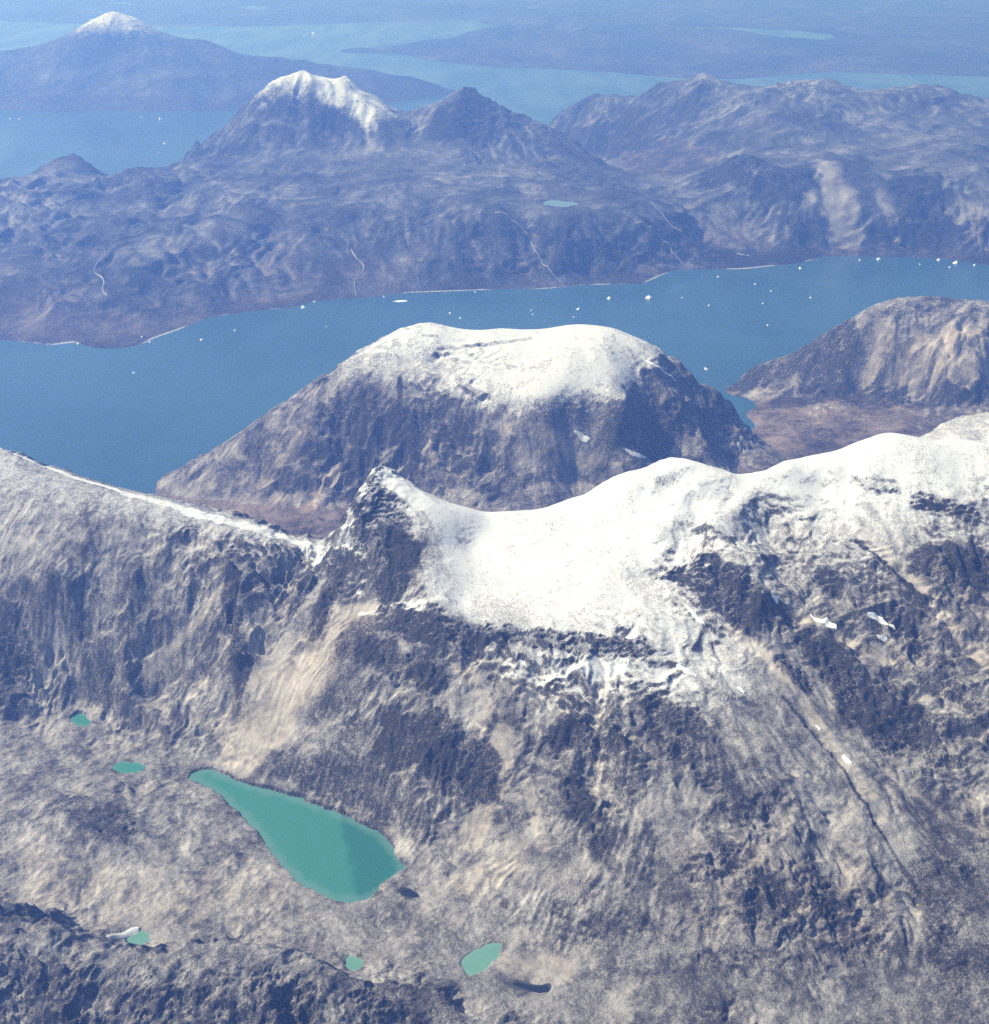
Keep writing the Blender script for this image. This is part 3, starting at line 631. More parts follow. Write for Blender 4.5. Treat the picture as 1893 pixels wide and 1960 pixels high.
# fine falls of rubble run straight down the steep ground
SCREE += .45 * sstep(20, 28, STEEP) * sstep(46, 36, STEEP) * sstep(-.1, .4, fbm(GX / .35, GY / .35, 955, 3)) * sstep(-.3, .5, FLOW)
SCREE += .28 * np.clip(HOLLOW, 0, 1.5) * sstep(48, 38, STEEP)
TUNDRA = sstep(500, 60, Z) * sstep(30, 14, STEEP) * sstep(7.5, 8.5, R)[:, None] + .3 * sstep(12.5, 13.5, R)[:, None] * sstep(900, 300, Z)
for pts, w, v in [([(1400, 1700), (1600, 1750)], 300, .25), ([(1150, 300), (1300, 320)], 900, .6)]:
    stroke(TUNDRA, pts, w, v)
np.clip(DARK, 0, 1.7, out=DARK); np.clip(SCREE, 0, 1.2, out=SCREE); np.clip(TUNDRA, 0, 1, out=TUNDRA)

# ------------------------------------------------------------------ materials
def mat(name):
    m = bpy.data.materials.new(name); m.use_nodes = True
    t = m.node_tree; t.nodes.clear()
    o = t.nodes.new('ShaderNodeOutputMaterial'); b = t.nodes.new('ShaderNodeBsdfPrincipled')
    t.links.new(b.outputs[0], o.inputs[0])
    return m, t, b

class G:
    """small helper for node graphs"""
    def __init__(self, t): self.t = t
    def n(self, kind, **kw):
        nd = self.t.nodes.new(kind)
        for k, v in kw.items():
            if k in nd.inputs: self.put(nd.inputs[k], v)
            else: setattr(nd, k, v)
        return nd
    def put(self, sock, v):
        if hasattr(v, 'is_output') and v.is_output: self.t.links.new(v, sock)
        else: sock.default_value = v
    def math(self, op, a, b=0.0, c=0.0, clamp=False):
        nd = self.t.nodes.new('ShaderNodeMath'); nd.operation = op; nd.use_clamp = clamp
        for s_, v in zip(nd.inputs, (a, b, c)): self.put(s_, v)
        return nd.outputs[0]
    def mix(self, f, a, b):
        nd = self.t.nodes.new('ShaderNodeMix'); nd.data_type = 'RGBA'
        self.put(nd.inputs[0], f); self.put(nd.inputs[6], a); self.put(nd.inputs[7], b)
        return nd.outputs[2]
    def ramp(self, f, lo, hi):
        nd = self.t.nodes.new('ShaderNodeMapRange'); nd.interpolation_type = 'SMOOTHSTEP'; nd.clamp = True
        self.put(nd.inputs[0], f); nd.inputs[1].default_value = lo; nd.inputs[2].default_value = hi
        return nd.outputs[0]
    def attr(self, name):
        return self.n('ShaderNodeAttribute', attribute_name=name).outputs['Fac']
    def noise(self, vec, scale, detail=6, rough=.55, dist=0.0):
        return self.n('ShaderNodeTexNoise', Vector=vec, Scale=scale, Detail=detail, Roughness=rough, Distortion=dist).outputs['Fac']

def ground_material(name, unit, shift=0.0, speckle=1.0, rock_haze_tint=(1, 1, 1)):
    """bare mountain ground; unit = size in metres of the finest broken rock that reads"""
    m, t, b = mat(name); g = G(t)
    pos = g.n('ShaderNodeNewGeometry').outputs['Position']
    mp = g.n('ShaderNodeMapping', Vector=pos); mp.inputs['Scale'].default_value = (1, 1, .45)
    v = mp.outputs[0]
    big = g.noise(v, 1 / (unit * 45), 5, .55)
    med = g.noise(v, 1 / (unit * 12), 7, .62, .6)
    fine = g.noise(v, 1 / (unit * 3), 5, .7, 1.2)
    wv = g.n('ShaderNodeVectorMath', operation='MULTIPLY_ADD'); t.links.new(g.n('ShaderNodeTexNoise', Vector=v, Scale=1 / (unit * 6), Detail=3).outputs['Color'], wv.inputs[0]); wv.inputs[1].default_value = (unit * 5,) * 3; t.links.new(v, wv.inputs[2])
    vor = g.n('ShaderNodeTexVoronoi', Vector=wv.outputs[0], Scale=1 / (unit * 3.5), feature='DISTANCE_TO_EDGE').outputs['Distance']
    crack = g.ramp(vor, .12, .0)
    dark = g.attr('dark'); scree = g.attr('scree'); snow = g.attr('snow'); tun = g.attr('tundra'); flow = g.attr('flow')
    tiny = g.noise(v, 1 / (unit * 1.3), 3, .75, .8)
    spread = lambda f, k: g.math('MULTIPLY', g.math('SUBTRACT', f, .5), k)
    def total(*terms):
        r_ = terms[0]
        for q_ in terms[1:]: r_ = g.math('ADD', r_, q_)
        return r_
    ft = g.math('ADD', fine, spread(tiny, .8))
    calm = g.math('SUBTRACT', 1.0, g.math('MULTIPLY', scree, .65), clamp=True)
    rough = g.math('MULTIPLY', g.math('ADD', .8, g.math('MULTIPLY', dark, .45)), calm)
    # one scale of tone from wet black rock to bleached rubble
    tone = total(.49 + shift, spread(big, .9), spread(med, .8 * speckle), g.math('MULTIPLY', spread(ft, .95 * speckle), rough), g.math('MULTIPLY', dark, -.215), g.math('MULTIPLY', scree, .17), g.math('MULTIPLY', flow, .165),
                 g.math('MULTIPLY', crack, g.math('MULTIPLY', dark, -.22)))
    cr = g.n('ShaderNodeValToRGB', Fac=tone); el = cr.color_ramp.elements
    el[0].position = .10; el[0].color = (.04, .038, .04, 1); el[1].position = .95; el[1].color = (.60, .585, .56, 1)
    for p_, c_ in ((.32, (.115, .108, .112, 1)), (.52, (.28, .266, .256, 1)), (.72, (.42, .404, .387, 1))):
        e_ = el.new(p_); e_.color = c_
    col = cr.outputs[0]
    # tan tint of fresh rubble, red-brown tint of low plants and peat
    wt = g.n('ShaderNodeMix', data_type='RGBA', blend_type='MULTIPLY'); g.put(wt.inputs[0], g.math('MULTIPLY', g.ramp(total(scree, spread(med, 1.5)), .2, 1.0), .9)); g.put(wt.inputs[6], col); wt.inputs[7].default_value = (1.04, .98, .90, 1)
    col = wt.outputs[2]
    pl = g.n('ShaderNodeMix', data_type='RGBA', blend_type='MULTIPLY'); g.put(pl.inputs[0], g.ramp(total(tun, spread(big, 1.2)), .1, .9)); g.put(pl.inputs[6], col); pl.inputs[7].default_value = (.74, .62, .60, 1)
    st_ = g.n('ShaderNodeMix', data_type='RGBA', blend_type='MULTIPLY'); st_.inputs[0].default_value = 1.0; g.put(st_.inputs[6], pl.outputs[2]); st_.inputs[7].default_value = tuple(rock_haze_tint) + (1,)
    col = st_.outputs[2]      # brown gneiss nearby; the far blue tint is haze put into colour
    # snow: solid cover, then a dusting that catches in the broken rock
    sn = total(snow, spread(med, 2.0), g.math('MULTIPLY', dark, -1.25), g.math('MULTIPLY', spread(ft, 1.9), g.math('ADD', .9, g.math('MULTIPLY', dark, 1.6))))
    sf = g.ramp(sn, .0, .6)
    dust = g.math('MULTIPLY', g.ramp(total(snow, spread(med, 1.5), spread(ft, 2.6), g.math('MULTIPLY', dark, -.4)), -1.15, .75), .72)
    sf = g.math('MAXIMUM', sf, dust)
    flecks = g.ramp(total(spread(ft, -2.4), spread(med, 2.2), spread(big, 1.5), g.math('MULTIPLY', snow, -.07)), .1, .6)
    sf = g.math('MULTIPLY', sf, g.math('SUBTRACT', 1.0, g.math('MULTIPLY', flecks, .72)))
    col = g.mix(sf, col, (.70, .69, .665, 1))
    ice = g.ramp(g.math('ADD', g.attr('shore'), spread(fine, .8)), .35, .75)
    col = g.mix(ice, col, (.48, .48, .47, 1))
    t.links.new(col, b.inputs['Base Color'])
    b.inputs['Roughness'].default_value = .95
    b.inputs['Specular IOR Level'].default_value = .15
    hgt = g.math('ADD', g.math('ADD', med, g.math('MULTIPLY', fine, .42)), g.math('MULTIPLY', tiny, .13))
    amp = g.math('MULTIPLY', g.math('ADD', .75, g.math('MULTIPLY', dark, .5)), g.math('SUBTRACT', 1.0, g.math('MULTIPLY', sf, .8)))
    amp = g.math('MULTIPLY', amp, g.math('SUBTRACT', 1.0, g.math('MULTIPLY', scree, .5)), clamp=True)
    bp = g.n('ShaderNodeBump', Strength=amp, Distance=unit * 5.0, Height=hgt)
    t.links.new(bp.outputs[0], b.inputs['Normal'])
    return m

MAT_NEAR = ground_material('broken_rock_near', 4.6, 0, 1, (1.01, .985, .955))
MAT_MID = ground_material('broken_rock_mid', 9.0, -.04, .9, (1.02, .98, .97))
MAT_FAR = ground_material('broken_rock_far', 18.0, -.18, .6, (.88, .92, 1.04))  # bluish tint adds distance haze to the rock colour, next line too
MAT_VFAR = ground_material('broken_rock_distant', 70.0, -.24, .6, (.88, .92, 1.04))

def water_material(name, c0, c1, rough, scale, seam=None):
    m, t, b = mat(name); g = G(t)
    pos = g.n('ShaderNodeNewGeometry').outputs['Position']
    f = g.ramp(g.noise(pos, scale, 4, .5, .8), .35, .65)
    if seam:                                   # clear deep water against silty water
        s = g.n('ShaderNodeVectorMath', operation='DOT_PRODUCT'); t.links.new(pos, s.inputs[0]); s.inputs[1].default_value = seam[0]
        q = g.math('ADD', s.outputs['Value'], g.math('MULTIPLY', g.noise(pos, .006, 3), 150))
        f = g.math('MULTIPLY', g.ramp(q, seam[1] - 15, seam[1] + 35), .9)
    wc = g.mix(f, c0, c1)
    sh = g.ramp(g.math('ADD', g.attr('shallow'), g.math('MULTIPLY', g.math('SUBTRACT', g.noise(pos, .02, 4), .5), 1.2)), .25, 1.1)
    wc = g.mix(g.math('MULTIPLY', sh, .6), wc, tuple(min(.5, c * .8 + .09) for c in c0[:3]) + (1,))
    t.links.new(wc, b.inputs['Base Color'])
    lanes = g.n('ShaderNodeMapping', Vector=pos); lanes.inputs['Rotation'].default_value = (0, 0, .6); lanes.inputs['Scale'].default_value = (1, .22, 1)
    ln = g.noise(lanes.outputs[0], scale * 2, 4, .55, .5)
    t.links.new(g.math('ADD', rough - .08, g.math('MULTIPLY', g.ramp(ln, .35, .65), .16)), b.inputs['Roughness'])
    b.inputs['IOR'].default_value = 1.33
    return m

MAT_SEA = water_material('fjord_water', (.026, .080, .135, 1), (.034, .095, .155, 1), .22, .0005)
MAT_MILK = water_material('meltwater', (.045, .20, .155, 1), (.05, .21, .165, 1), .3, .003)
_a, _b = P(655, 1555, 380), P(672, 1690, 380)
_n = ((_a[1] - _b[1]), -(_a[0] - _b[0])); _l = math.hypot(*_n)
MAT_LAKE = water_material('lake_meltwater', (.045, .19, .15, 1), (.024, .13, .112, 1), .3, .003, ((_n[0] / _l, _n[1] / _l, 0), (_n[0] * _a[0] + _n[1] * _a[1]) / _l * 1000 + 70))
MAT_PALE = water_material('pale_meltwater', (.11, .26, .20, 1), (.13, .28, .22, 1), .3, .005)
MAT_TARN = water_material('tarn_water', (.13, .22, .25, 1), (.15, .25, .28, 1), .3, .002)
MAT_BLACK = water_material('black_water', (.012, .016, .02, 1), (.015, .02, .025, 1), .3, .02)

# ------------------------------------------------------------------ ground meshes
SHORE = sstep(9, 1.5, Z) * sstep(-12, -2, Z) * sstep(12.8, 13.4, R)[:, None] * sstep(19, 17.5, R)[:, None]
SHORE *= .1 + .95 * sstep(-.2, .3, fbm(GX / .8, GY / .8, 970, 3))

def link(o):
    scene.collection.objects.link(o); return o

def tag(o, label=None, cat=None, group=None, kind=None):
    if label: o['label'] = label
    if cat: o['category'] = cat
    if group: o['group'] = group
    if kind: o['kind'] = kind
    return o

zq = np.maximum(np.maximum(Z[:-1, :-1], Z[1:, :-1]), np.maximum(Z[:-1, 1:], Z[1:, 1:]))
xq = (GX[:-1, :-1] + GX[1:, 1:]) / 2; yq = (GY[:-1, :-1] + GY[1:, 1:]) / 2
keep = zq > -14
keep &= ~((R[:-1, None] > 9) & (np.abs(az[None, :-1]) > math.radians(27)))

def in_poly(px): return poly_sd(xq, yq, px) < 0

def ground_mesh(name, mask, material, label):
    mask = mask & keep
    ii, jj = np.nonzero(mask)
    if len(ii) == 0: return
    a = ii * NC + jj
    quads = np.stack([a, a + 1, a + NC + 1, a + NC], 1)
    flag = np.zeros(NR * NC, bool); flag[quads.ravel()] = True
    used = np.flatnonzero(flag); lut = np.zeros(NR * NC, np.int32); lut[used] = np.arange(len(used), dtype=np.int32)
    inv = lut[quads]
    me = bpy.data.meshes.new(name)
    nv, nq = len(used), len(quads)
    co = np.stack([GX.ravel()[used] * 1000, GY.ravel()[used] * 1000, Z.ravel()[used]], 1).astype(np.float32)
    me.vertices.add(nv); me.vertices.foreach_set('co', co.ravel())
    me.loops.add(nq * 4); me.loops.foreach_set('vertex_index', inv.ravel())
    me.polygons.add(nq); me.polygons.foreach_set('loop_start', np.arange(0, nq * 4, 4, dtype=np.int32))
    me.polygons.foreach_set('use_smooth', np.ones(nq, bool))
    me.update(calc_edges=True)
    for nm, f in (('snow', SNOW), ('dark', DARK), ('scree', SCREE), ('tundra', TUNDRA), ('shore', SHORE), ('flow', FLOW)):
        me.attributes.new(nm, 'FLOAT', 'POINT').data.foreach_set('value', f.ravel()[used].astype(np.float32))
    me.attributes.new('custom_normal', 'FLOAT_VECTOR', 'POINT').data.foreach_set('vector', N.reshape(-1, 3)[used].astype(np.float32).ravel())
    me.materials.append(material)
    o = link(bpy.data.objects.new(name, me))
    tag(o, label, None, None, 'structure')
    return o

# regions
nearm = yq < 8.65
basin_poly = [p[:2] for p in [P(-400, 1400, 480), P(0, 1365, 440), P(100, 1342, 450), P(200, 1368, 430), P(300, 1405, 415), P(360, 1462, 395), P(440, 1478, 385), P(520, 1508, 382), P(640, 1548, 382), P(740, 1588, 382),
              P(790, 1650, 385), P(860, 1690, 400), P(960, 1740, 420), P(1050, 1800, 400), P(1090, 1850, 360), P(1110, 1960, 320), P(950, 1975, 340), P(850, 1935, 350)]] \
             + [W(x, Y, e)[:2] for x, Y, e in [(700, 3.9, 360), (600, 3.95, 370), (520, 3.97, 372), (420, 3.97, 380), (300, 3.99, 385), (150, 4.03, 405), (0, 4.09, 440), (-400, 4.25, 480)]]
basin = in_poly(basin_poly) & nearm
crag_poly = [W(x, Y, e)[:2] for x, Y, e in [(-700, 4.25, 480), (-400, 4.25, 480), (0, 4.09, 440), (150, 4.03, 405), (300, 3.99, 385), (420, 3.97, 380), (520, 3.97, 372), (600, 3.95, 370), (700, 3.9, 360)]] + \
            [p[:2] for p in [P(850, 1935, 350), P(950, 1975, 340), P(1110, 1960, 320)]] + [(.2, 2.5), (-4, 2.5)]
crag = in_poly(crag_poly) & nearm & ~basin
ridge_poly = [p[:2] for p in [P(622, 1046, 1200), P(600, 1160, 1040), P(500, 1290, 740), P(400, 1420, 440), P(360, 1462, 395)]] + [(-6, 4.2), (-8, 9)] + [W(640, 8.7, 60)[:2]]
ridge = in_poly(ridge_poly) & nearm & ~basin & ~crag
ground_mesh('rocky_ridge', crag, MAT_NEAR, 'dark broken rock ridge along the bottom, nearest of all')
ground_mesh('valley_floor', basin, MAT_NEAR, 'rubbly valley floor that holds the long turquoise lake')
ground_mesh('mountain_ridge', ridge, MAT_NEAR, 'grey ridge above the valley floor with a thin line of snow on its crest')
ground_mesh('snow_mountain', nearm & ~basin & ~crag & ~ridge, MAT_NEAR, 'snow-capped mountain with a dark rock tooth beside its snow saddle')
midm = (~nearm) & (yq < 12.95)
split = W(1455, 11.0, 0)
side = (xq > W(1452, 10.5, 40)[0] + (yq - 10.4) * (W(1395, 11.8, 0)[0] - W(1452, 10.5, 40)[0]) / 1.4)
ground_mesh('dome_mountain', midm & ~side, MAT_MID, 'domed mountain with a snowy top on the near shore of the fjord')
ground_mesh('slab_mountain', midm & side, MAT_MID, 'bare mountain with pale rock slabs beyond the purple valley')
farm = (yq >= 12.95) & (yq < 29.8)
peakm = in_poly([p[:2] for p in [PY(340, 330, 20.8), P(420, 345, 790), P(560, 352, 815), P(700, 350, 830), P(800, 352, 850), P(950, 345, 860), P(1060, 330, 700), P(1160, 330, 600)]] + [(5, 26), (-9, 26.5)])
rightm = (xq > W(1330, 20, 500)[0] * yq / 20) & ~peakm
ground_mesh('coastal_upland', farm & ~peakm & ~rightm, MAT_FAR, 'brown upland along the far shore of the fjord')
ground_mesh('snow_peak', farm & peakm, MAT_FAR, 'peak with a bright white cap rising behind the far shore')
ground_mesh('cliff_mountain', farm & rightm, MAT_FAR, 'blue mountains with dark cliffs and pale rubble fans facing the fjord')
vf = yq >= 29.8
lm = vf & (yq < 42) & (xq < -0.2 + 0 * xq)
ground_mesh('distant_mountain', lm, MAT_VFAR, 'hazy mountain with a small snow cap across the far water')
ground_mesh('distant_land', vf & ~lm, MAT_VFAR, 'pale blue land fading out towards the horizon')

# ------------------------------------------------------------------ water
def flat_sheet(name, poly, z, material, label):
    me = bpy.data.meshes.new(name)
    me.from_pydata([(p[0] * 1000, p[1] * 1000, z) for p in poly], [], [list(range(len(poly)))])
    me.materials.append(material); me.update()
    if me.polygons[0].normal.z < 0: me.flip_normals()
    o = link(bpy.data.objects.new(name, me)); tag(o, label, None, None, 'structure')
    return o

flat_sheet('fjord', [(-120, -15), (120, -15), (120, 150), (-120, 150)], 0, MAT_SEA, 'blue water of the fjord and the straits beyond it')
def lake_sheet(name, poly, grow, shelf, z, material, label):
    """a sheet reaching just under its banks, with a shallow shelf along them"""
    xs_ = [p[0] for p in poly]; ys_ = [p[1] for p in poly]
    st = max(.006, min(.014, (max(xs_) - min(xs_)) / 24)) if ys_[0] < 10 else (max(xs_) - min(xs_)) / 40
    gx = np.arange(min(xs_) - grow - st, max(xs_) + grow + 2 * st, st); gy = np.arange(min(ys_) - grow - st, max(ys_) + grow + 2 * st, st)
    X, Y = np.meshgrid(gx, gy)
    sd = poly_sd(X, Y, poly)
    ok = sd < grow
    nx = X.shape[1]
    vid = -np.ones(X.shape, int); v, shl, f = [], [], []
    def vert(i, j):
        if vid[i, j] < 0:
            vid[i, j] = len(v); v.append((X[i, j] * 1000, Y[i, j] * 1000, z)); shl.append(float(sstep(-shelf, 0, sd[i, j])))
        return int(vid[i, j])
    for i in range(X.shape[0] - 1):
        for j in range(nx - 1):
            if ok[i, j] or ok[i + 1, j] or ok[i, j + 1] or ok[i + 1, j + 1]:
                f.append((vert(i, j), vert(i, j + 1), vert(i + 1, j + 1), vert(i + 1, j)))
    me = bpy.data.meshes.new(name); me.from_pydata(v, [], f); me.materials.append(material); me.update()
    me.attributes.new('shallow', 'FLOAT', 'POINT').data.foreach_set('value', shl)
    return tag(link(bpy.data.objects.new(name, me)), label, None, None, 'structure')

for (nm, px, lev, mt, lb), poly in zip(LAKES, lake_polys):
    cy = sum(p[1] for p in poly) / len(poly)
    size = math.sqrt(abs(sum(poly[i][0] * poly[(i + 1) % len(poly)][1] - poly[(i + 1) % len(poly)][0] * poly[i][1] for i in range(len(poly)))) / 2)
    grow = .016 if cy < 10 else .04 if cy < 25 else .4
    lake_sheet(nm, poly, grow, min(.09, size * .22) if cy < 10 else size * .08, lev,
               {'milk': MAT_LAKE if cy < 10 and nm == 'lake' else MAT_MILK, 'pale': MAT_PALE, 'tarn': MAT_TARN, 'black': MAT_BLACK, 'sea': MAT_SEA}[mt], lb)

# ------------------------------------------------------------------ streams and snow patches lying on the slopes
def simple(name, rgb, rough=.6):
    m, t, b = mat(name); g = G(t)
    pos = g.n('ShaderNodeNewGeometry').outputs['Position']
    f = g.noise(pos, .05, 5, .6)
    t.links.new(g.mix(g.ramp(f, .3, .7), tuple(c * .88 for c in rgb) + (1,), tuple(rgb) + (1,)), b.inputs['Base Color'])
    b.inputs['Roughness'].default_value = rough
    bp = g.n('ShaderNodeBump', Strength=.3, Distance=2.0, Height=f); t.links.new(bp.outputs[0], b.inputs['Normal'])
    return m
MAT_SNOW = simple('old_snow', (.86, .86, .85), .8)
MAT_ICE = simple('berg_ice', (.84, .87, .9), .5)
MAT_GLACIER = simple('dirty_ice', (.62, .63, .62), .8)
MAT_STREAM = simple('stream_gravel', (.32, .31, .30), .8)

def smooth_line(pts, n):
    for _ in range(n):
        q = [pts[0]]
        for a, b in zip(pts[:-1], pts[1:]):
            q.append(tuple(.75 * a[i] + .25 * b[i] for i in range(2))); q.append(tuple(.25 * a[i] + .75 * b[i] for i in range(2)))
        pts = q + [pts[-1]]
    return pts

def drape(name, px, width, lift, bulge, material, ends, seed):
    """a strip that hugs the ground along a line; ends=True tapers it to rounded ends"""
    line = smooth_line([cast(x, y)[:2] for x, y in px], 2)
    pts = dense([(p[0], p[1], 0) for p in line], max(.006, width / 1000 / 3))
    rnd = random.Random(seed)
    n = len(pts); C_ = 6
    ph = [rnd.uniform(0, 6.28) for _ in range(4)]
    verts, faces = [], []
    for i, p in enumerate(pts):
        a, b = pts[max(0, i - 1)], pts[min(n - 1, i + 1)]
        L = math.hypot(b[0] - a[0], b[1] - a[1]) + 1e-9
        nx, ny = -(b[1] - a[1]) / L, (b[0] - a[0]) / L
        f = i / max(1, n - 1)
        w = width / 1000 / 2 * (1 + .25 * math.sin(f * 6 + ph[0]) + .15 * math.sin(f * 17 + ph[1]))
        if ends: w *= max(.06, math.sin(math.pi * min(max(f, .02), .98)) ** .55)
        off = width / 1000 * .12 * math.sin(f * 5 + ph[2])
        for c in range(C_ + 1):
            q = c / C_ * 2 - 1
            x, y = p[0] + nx * (q * w + off), p[1] + ny * (q * w + off)
            verts.append((x * 1000, y * 1000, ground(x, y) + lift + bulge * (1 - q * q)))
    for i in range(n - 1):
        for c in range(C_):
            k = i * (C_ + 1) + c
            faces.append((k, k + 1, k + C_ + 2, k + C_ + 1))
    me = bpy.data.meshes.new(name); me.from_pydata(verts, [], faces); me.materials.append(material)
    me.polygons.foreach_set('use_smooth', [True] * len(faces)); me.update()
    if sum(p.normal.z for p in me.polygons) < 0: me.flip_normals()
    return link(bpy.data.objects.new(name, me))

for k, (px, w, lb) in enumerate([
    ([(202, 480), (192, 500), (175, 520), (202, 535), (195, 557), (205, 565)], 12, 'pale zigzag stream bed above the far shore spit'),
    ([(672, 478), (695, 505), (698, 517), (677, 540), (682, 568)], 12, 'pale crooked stream reaching the far shore below the white peak'),
    ([(946, 407), (1011, 445), (1028, 485), (1046, 515), (1078, 542)], 12, 'thin pale stream falling from the tarn plateau'),
    ([(1246, 385), (1266, 415), (1306, 445)], 12, 'short pale stream high on the slope beside the pinkish valley'),
    ([(1196, 420), (1266, 452), (1291, 485), (1306, 505)], 12, 'pale stream ending at the bend in the far shore')]):
    tag(drape('stream', px, w, 5, 3, MAT_STREAM, False, 30 + k), lb, None, None, 'structure')

for k, (px, w, lb) in enumerate([
    ([(1476, 1136), (1490, 1150)], 28, 'short white snow patch under the dark rock patch of the snow spur'),
    ([(1552, 1176), (1575, 1190), (1602, 1202)], 26, 'curved white snow streak in the gully, nearer the dark rock patch'),
    ([(1660, 1176), (1685, 1188), (1714, 1202)], 26, 'curved white snow streak on the slope, the more distant of two from the dark patch'),
    ([(1312, 1157), (1325, 1175), (1350, 1196)], 22, 'thin snow streak running down from the lower snow edge'),
    ([(1678, 1217), (1698, 1224)], 14, 'tiny snow streak below the curved snow streaks'),
    ([(1562, 1388), (1570, 1398)], 20, 'tiny snow patch on the pale diagonal gully, the upper of two'),
    ([(1616, 1444), (1630, 1462)], 44, 'bright oval snow patch on the pale diagonal gully'),
    ([(1412, 1314), (1425, 1326)], 22, 'small snow patch on the rib below the snowfield'),
    ([(1296, 1270), (1315, 1284), (1334, 1296)], 34, 'broad snow streak on the lower edge of the snowfield'),
    ([(1098, 827), (1130, 840)], 26, 'short snow streak on the front of the domed mountain'),
    ([(1196, 860), (1218, 872), (1238, 879)], 30, 'long snow streak low on the domed mountain'),
    ([(1411, 852), (1418, 861)], 40, 'round snow patch at the foot of the domed mountain'),
    ([(1224, 684), (1260, 705), (1294, 728)], 22, 'straight snow line down the edge of the domed mountain')]):
    tag(drape('snow_patch', px, w, 1.2 if px[0][1] > 900 else 2.5, 2.5, MAT_SNOW, True, 60 + k), lb, 'snow patch', 'old snow patches on the slopes')
tag(drape('ice_tongue', [(206, 1796), (235, 1790), (266, 1776)], 42, 1, 6, MAT_GLACIER, True, 99), 'dirty white ice tongue sliding into the pale green pond', 'ice')

# ------------------------------------------------------------------ icebergs
def iceberg(x, y, size, label, seed, flat=False):
    rnd = random.Random(seed)
    p = P(x, y, 0)
    n = 11
    ring = [(rnd.uniform(.7, 1.15) * math.cos(2 * math.pi * k / n), rnd.uniform(.55, 1.0) * math.sin(2 * math.pi * k / n)) for k in range(n)]
    tilt = rnd.uniform(0, 6.28)
    hs = [-.18, .04, .16, .3] if not flat else [-.08, .02, .05, .07]
    sc = [1.05, 1.0, .82, .42] if not flat else [1.02, 1.0, .95, .8]
    px_, py_ = rnd.uniform(-.25, .25), rnd.uniform(-.2, .2)
    v, f = [], []
    for lv in range(4):
        for k, (a, b) in enumerate(ring):
            up = hs[lv] * (1 + .45 * math.cos(2 * math.pi * k / n - tilt)) if lv > 1 else hs[lv]
            v.append(((a * sc[lv] + px_ * lv / 3) * size / 2, (b * sc[lv] + py_ * lv / 3) * size / 2, (up + rnd.uniform(-.03, .03) * (lv > 1)) * size))
    for lv in range(3):
        for k in range(n):
            q = (k + 1) % n
            f.append((lv * n + k, lv * n + q, (lv + 1) * n + q, (lv + 1) * n + k))
    v.append((px_ * size / 2, py_ * size / 2, (hs[3] * 1.15) * size)); t = len(v) - 1
    for k in range(n): f.append((3 * n + k, 3 * n + (k + 1) % n, t))
    me = bpy.data.meshes.new('iceberg'); me.from_pydata(v, [], f); me.materials.append(MAT_ICE); me.update()
    o = link(bpy.data.objects.new('iceberg', me))
    o.location = (p[0] * 1000, p[1] * 1000, 0); o.rotation_euler.z = rnd.uniform(0, 6.28) if not flat else 0
    if flat: o.scale = (2.2, .8, 1)
    tag(o, label, 'iceberg', 'icebergs adrift in the fjord')

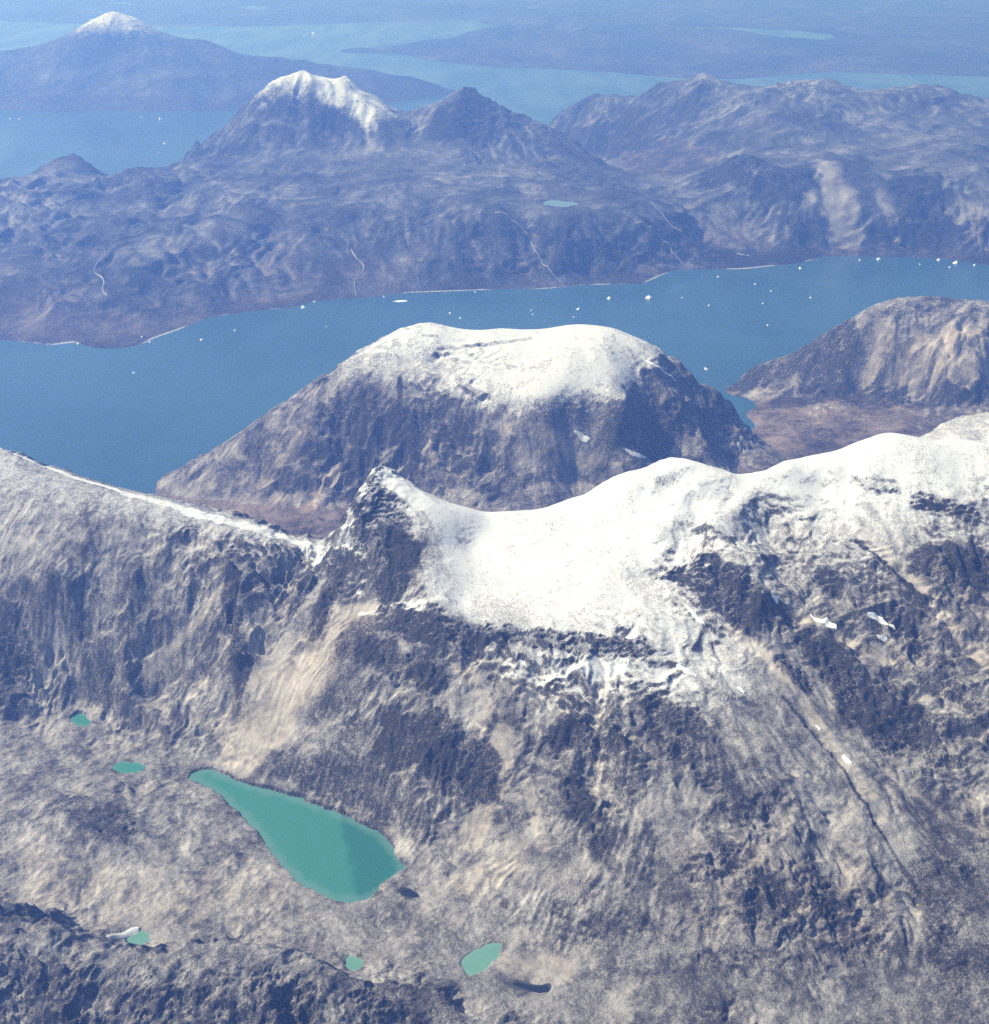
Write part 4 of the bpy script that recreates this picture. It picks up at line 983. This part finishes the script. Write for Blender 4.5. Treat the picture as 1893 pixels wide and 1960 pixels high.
BERGS = [
    (450, 633, 45, 'lone iceberg off the wavy far shore, left of the domed mountain'), (386, 651, 42, 'iceberg out in the water below the curve of the far shore'),
    (257, 714, 40, 'isolated iceberg in the widest open water at left'), (625, 625, 28, 'small faint iceberg close above the left shoulder of the domed mountain'),
    (862, 600, 42, 'iceberg right above the notch in the snowy dome, farther of the two'), (881, 609, 32, 'iceberg right above the notch in the snowy dome, nearer of the two'),
    (580, 589, 60, 'iceberg stranded at the far shore near the bend with white rocks'), (735, 568, 36, 'small iceberg near the far shore beside the crooked stream mouth'),
    (602, 578, 36, 'small iceberg touching the far shore just right of the bend'), (347, 621, 40, 'iceberg at the tip of the straight bit of far shore'),
    (150, 658, 44, 'iceberg against the far shore at the left side of the spit'), (270, 648, 60, 'iceberg stranded behind the low spit'),
    (287, 655, 34, 'small iceberg off the end of the low spit'), (910, 559, 30, 'tiny iceberg hugging the far shore behind the snowy dome'),
    (1166, 572, 70, 'large white iceberg above the right summit of the snowy dome'), (1241, 571, 105, 'largest iceberg, long and white in mid fjord'),
    (1107, 592, 55, 'iceberg just above the right summit of the snowy dome'), (1017, 594, 32, 'small iceberg above the middle of the snowy dome, farther of a pair'),
    (1020, 602, 30, 'small iceberg above the middle of the snowy dome, nearer of a pair'), (1306, 570, 26, 'speck of ice to the right of the largest iceberg'),
    (1357, 585, 28, 'speck of ice off the right flank of the dome, second one out'), (1374, 530, 42, 'iceberg below the bay where the far shore bends'),
    (1445, 544, 36, 'small iceberg in mid channel below the far bay'), (1476, 557, 28, 'speck of ice in mid channel, below the small iceberg of the far bay'),
    (1460, 581, 34, 'small iceberg in mid channel between dome and slab mountain'), (1469, 623, 26, 'lone speck of ice left of the slab mountain slope'),
    (1551, 570, 30, 'speck of ice above the left slope of the slab mountain'), (1532, 514, 50, 'iceberg near the far shore where the coast steps back'),
    (1646, 498, 40, 'iceberg by the cliff shore, leftmost of that row'), (1683, 497, 75, 'big white iceberg under the cliff shore'),
    (1761, 506, 34, 'small iceberg below the row along the cliff shore'), (1796, 498, 55, 'iceberg against the cliff shore, right of the big one'),
    (1828, 504, 80, 'big white iceberg nearest the right end of the cliff shore'), (1818, 512, 42, 'iceberg just below the big one at the right end'),
    (1865, 508, 46, 'rightmost iceberg under the cliff shore'), (1352, 707, 50, 'iceberg near the inlet between dome and slab mountain'),
    (1098, 607, 24, 'speck of ice touching the outline of the dome summit'), (1675, 586, 36, 'iceberg peeping over the outline of the slab mountain'),
    (271, 224, 60, 'iceberg in the far water below the hazy mountain, left of a pair'), (307, 228, 85, 'bigger iceberg in the far water below the hazy mountain, right of a pair'),
    (315, 275, 60, 'iceberg in the middle of the far water'), (304, 292, 42, 'small iceberg in the far water, just under the middle one'),
    (336, 314, 45, 'small iceberg by the foot of the white-capped peak'), (297, 325, 40, 'small iceberg at the near edge of the far water'),
    (19, 227, 55, 'iceberg in the far water, leftmost of all'), (37, 228, 50, 'iceberg in the far water, second from the picture edge'),
    (600, 65, 170, 'iceberg far off in the pale strait near the top')]
for k, (x, y, sz, lb) in enumerate(BERGS):
    iceberg(x, y, sz, lb, 500 + k)
iceberg(767, 577, 95, 'long flat ice floe off the far shore beside the stream', 777, True)

# ------------------------------------------------------------------ haze
def haze():
    x, y0, y1, z0, z1 = 125000, -16000, 155000, -60, 4620
    me = bpy.data.meshes.new('haze')
    v = [(sx * x, yy, zz) for zz in (z0, z1) for yy in (y0, y1) for sx in (-1, 1)]
    me.from_pydata(v, [], [(0, 2, 3, 1), (4, 5, 7, 6), (0, 1, 5, 4), (2, 6, 7, 3), (0, 4, 6, 2), (1, 3, 7, 5)])
    m = bpy.data.materials.new('haze_air'); m.use_nodes = True
    t = m.node_tree; t.nodes.clear()
    o = t.nodes.new('ShaderNodeOutputMaterial'); pv = t.nodes.new('ShaderNodeVolumePrincipled')
    pv.inputs['Color'].default_value = (.20, .37, 1.0, 1)
    pv.inputs['Density'].default_value = 4.6e-5
    pv.inputs['Absorption Color'].default_value = (.75, .9, 1, 1)      # thin air only scatters
    pv.inputs['Anisotropy'].default_value = 0.42
    t.links.new(pv.outputs[0], o.inputs['Volume'])
    me.materials.append(m)
    ob = link(bpy.data.objects.new('haze', me)); tag(ob, 'thin blue haze over the whole landscape', None, None, 'stuff')
haze()
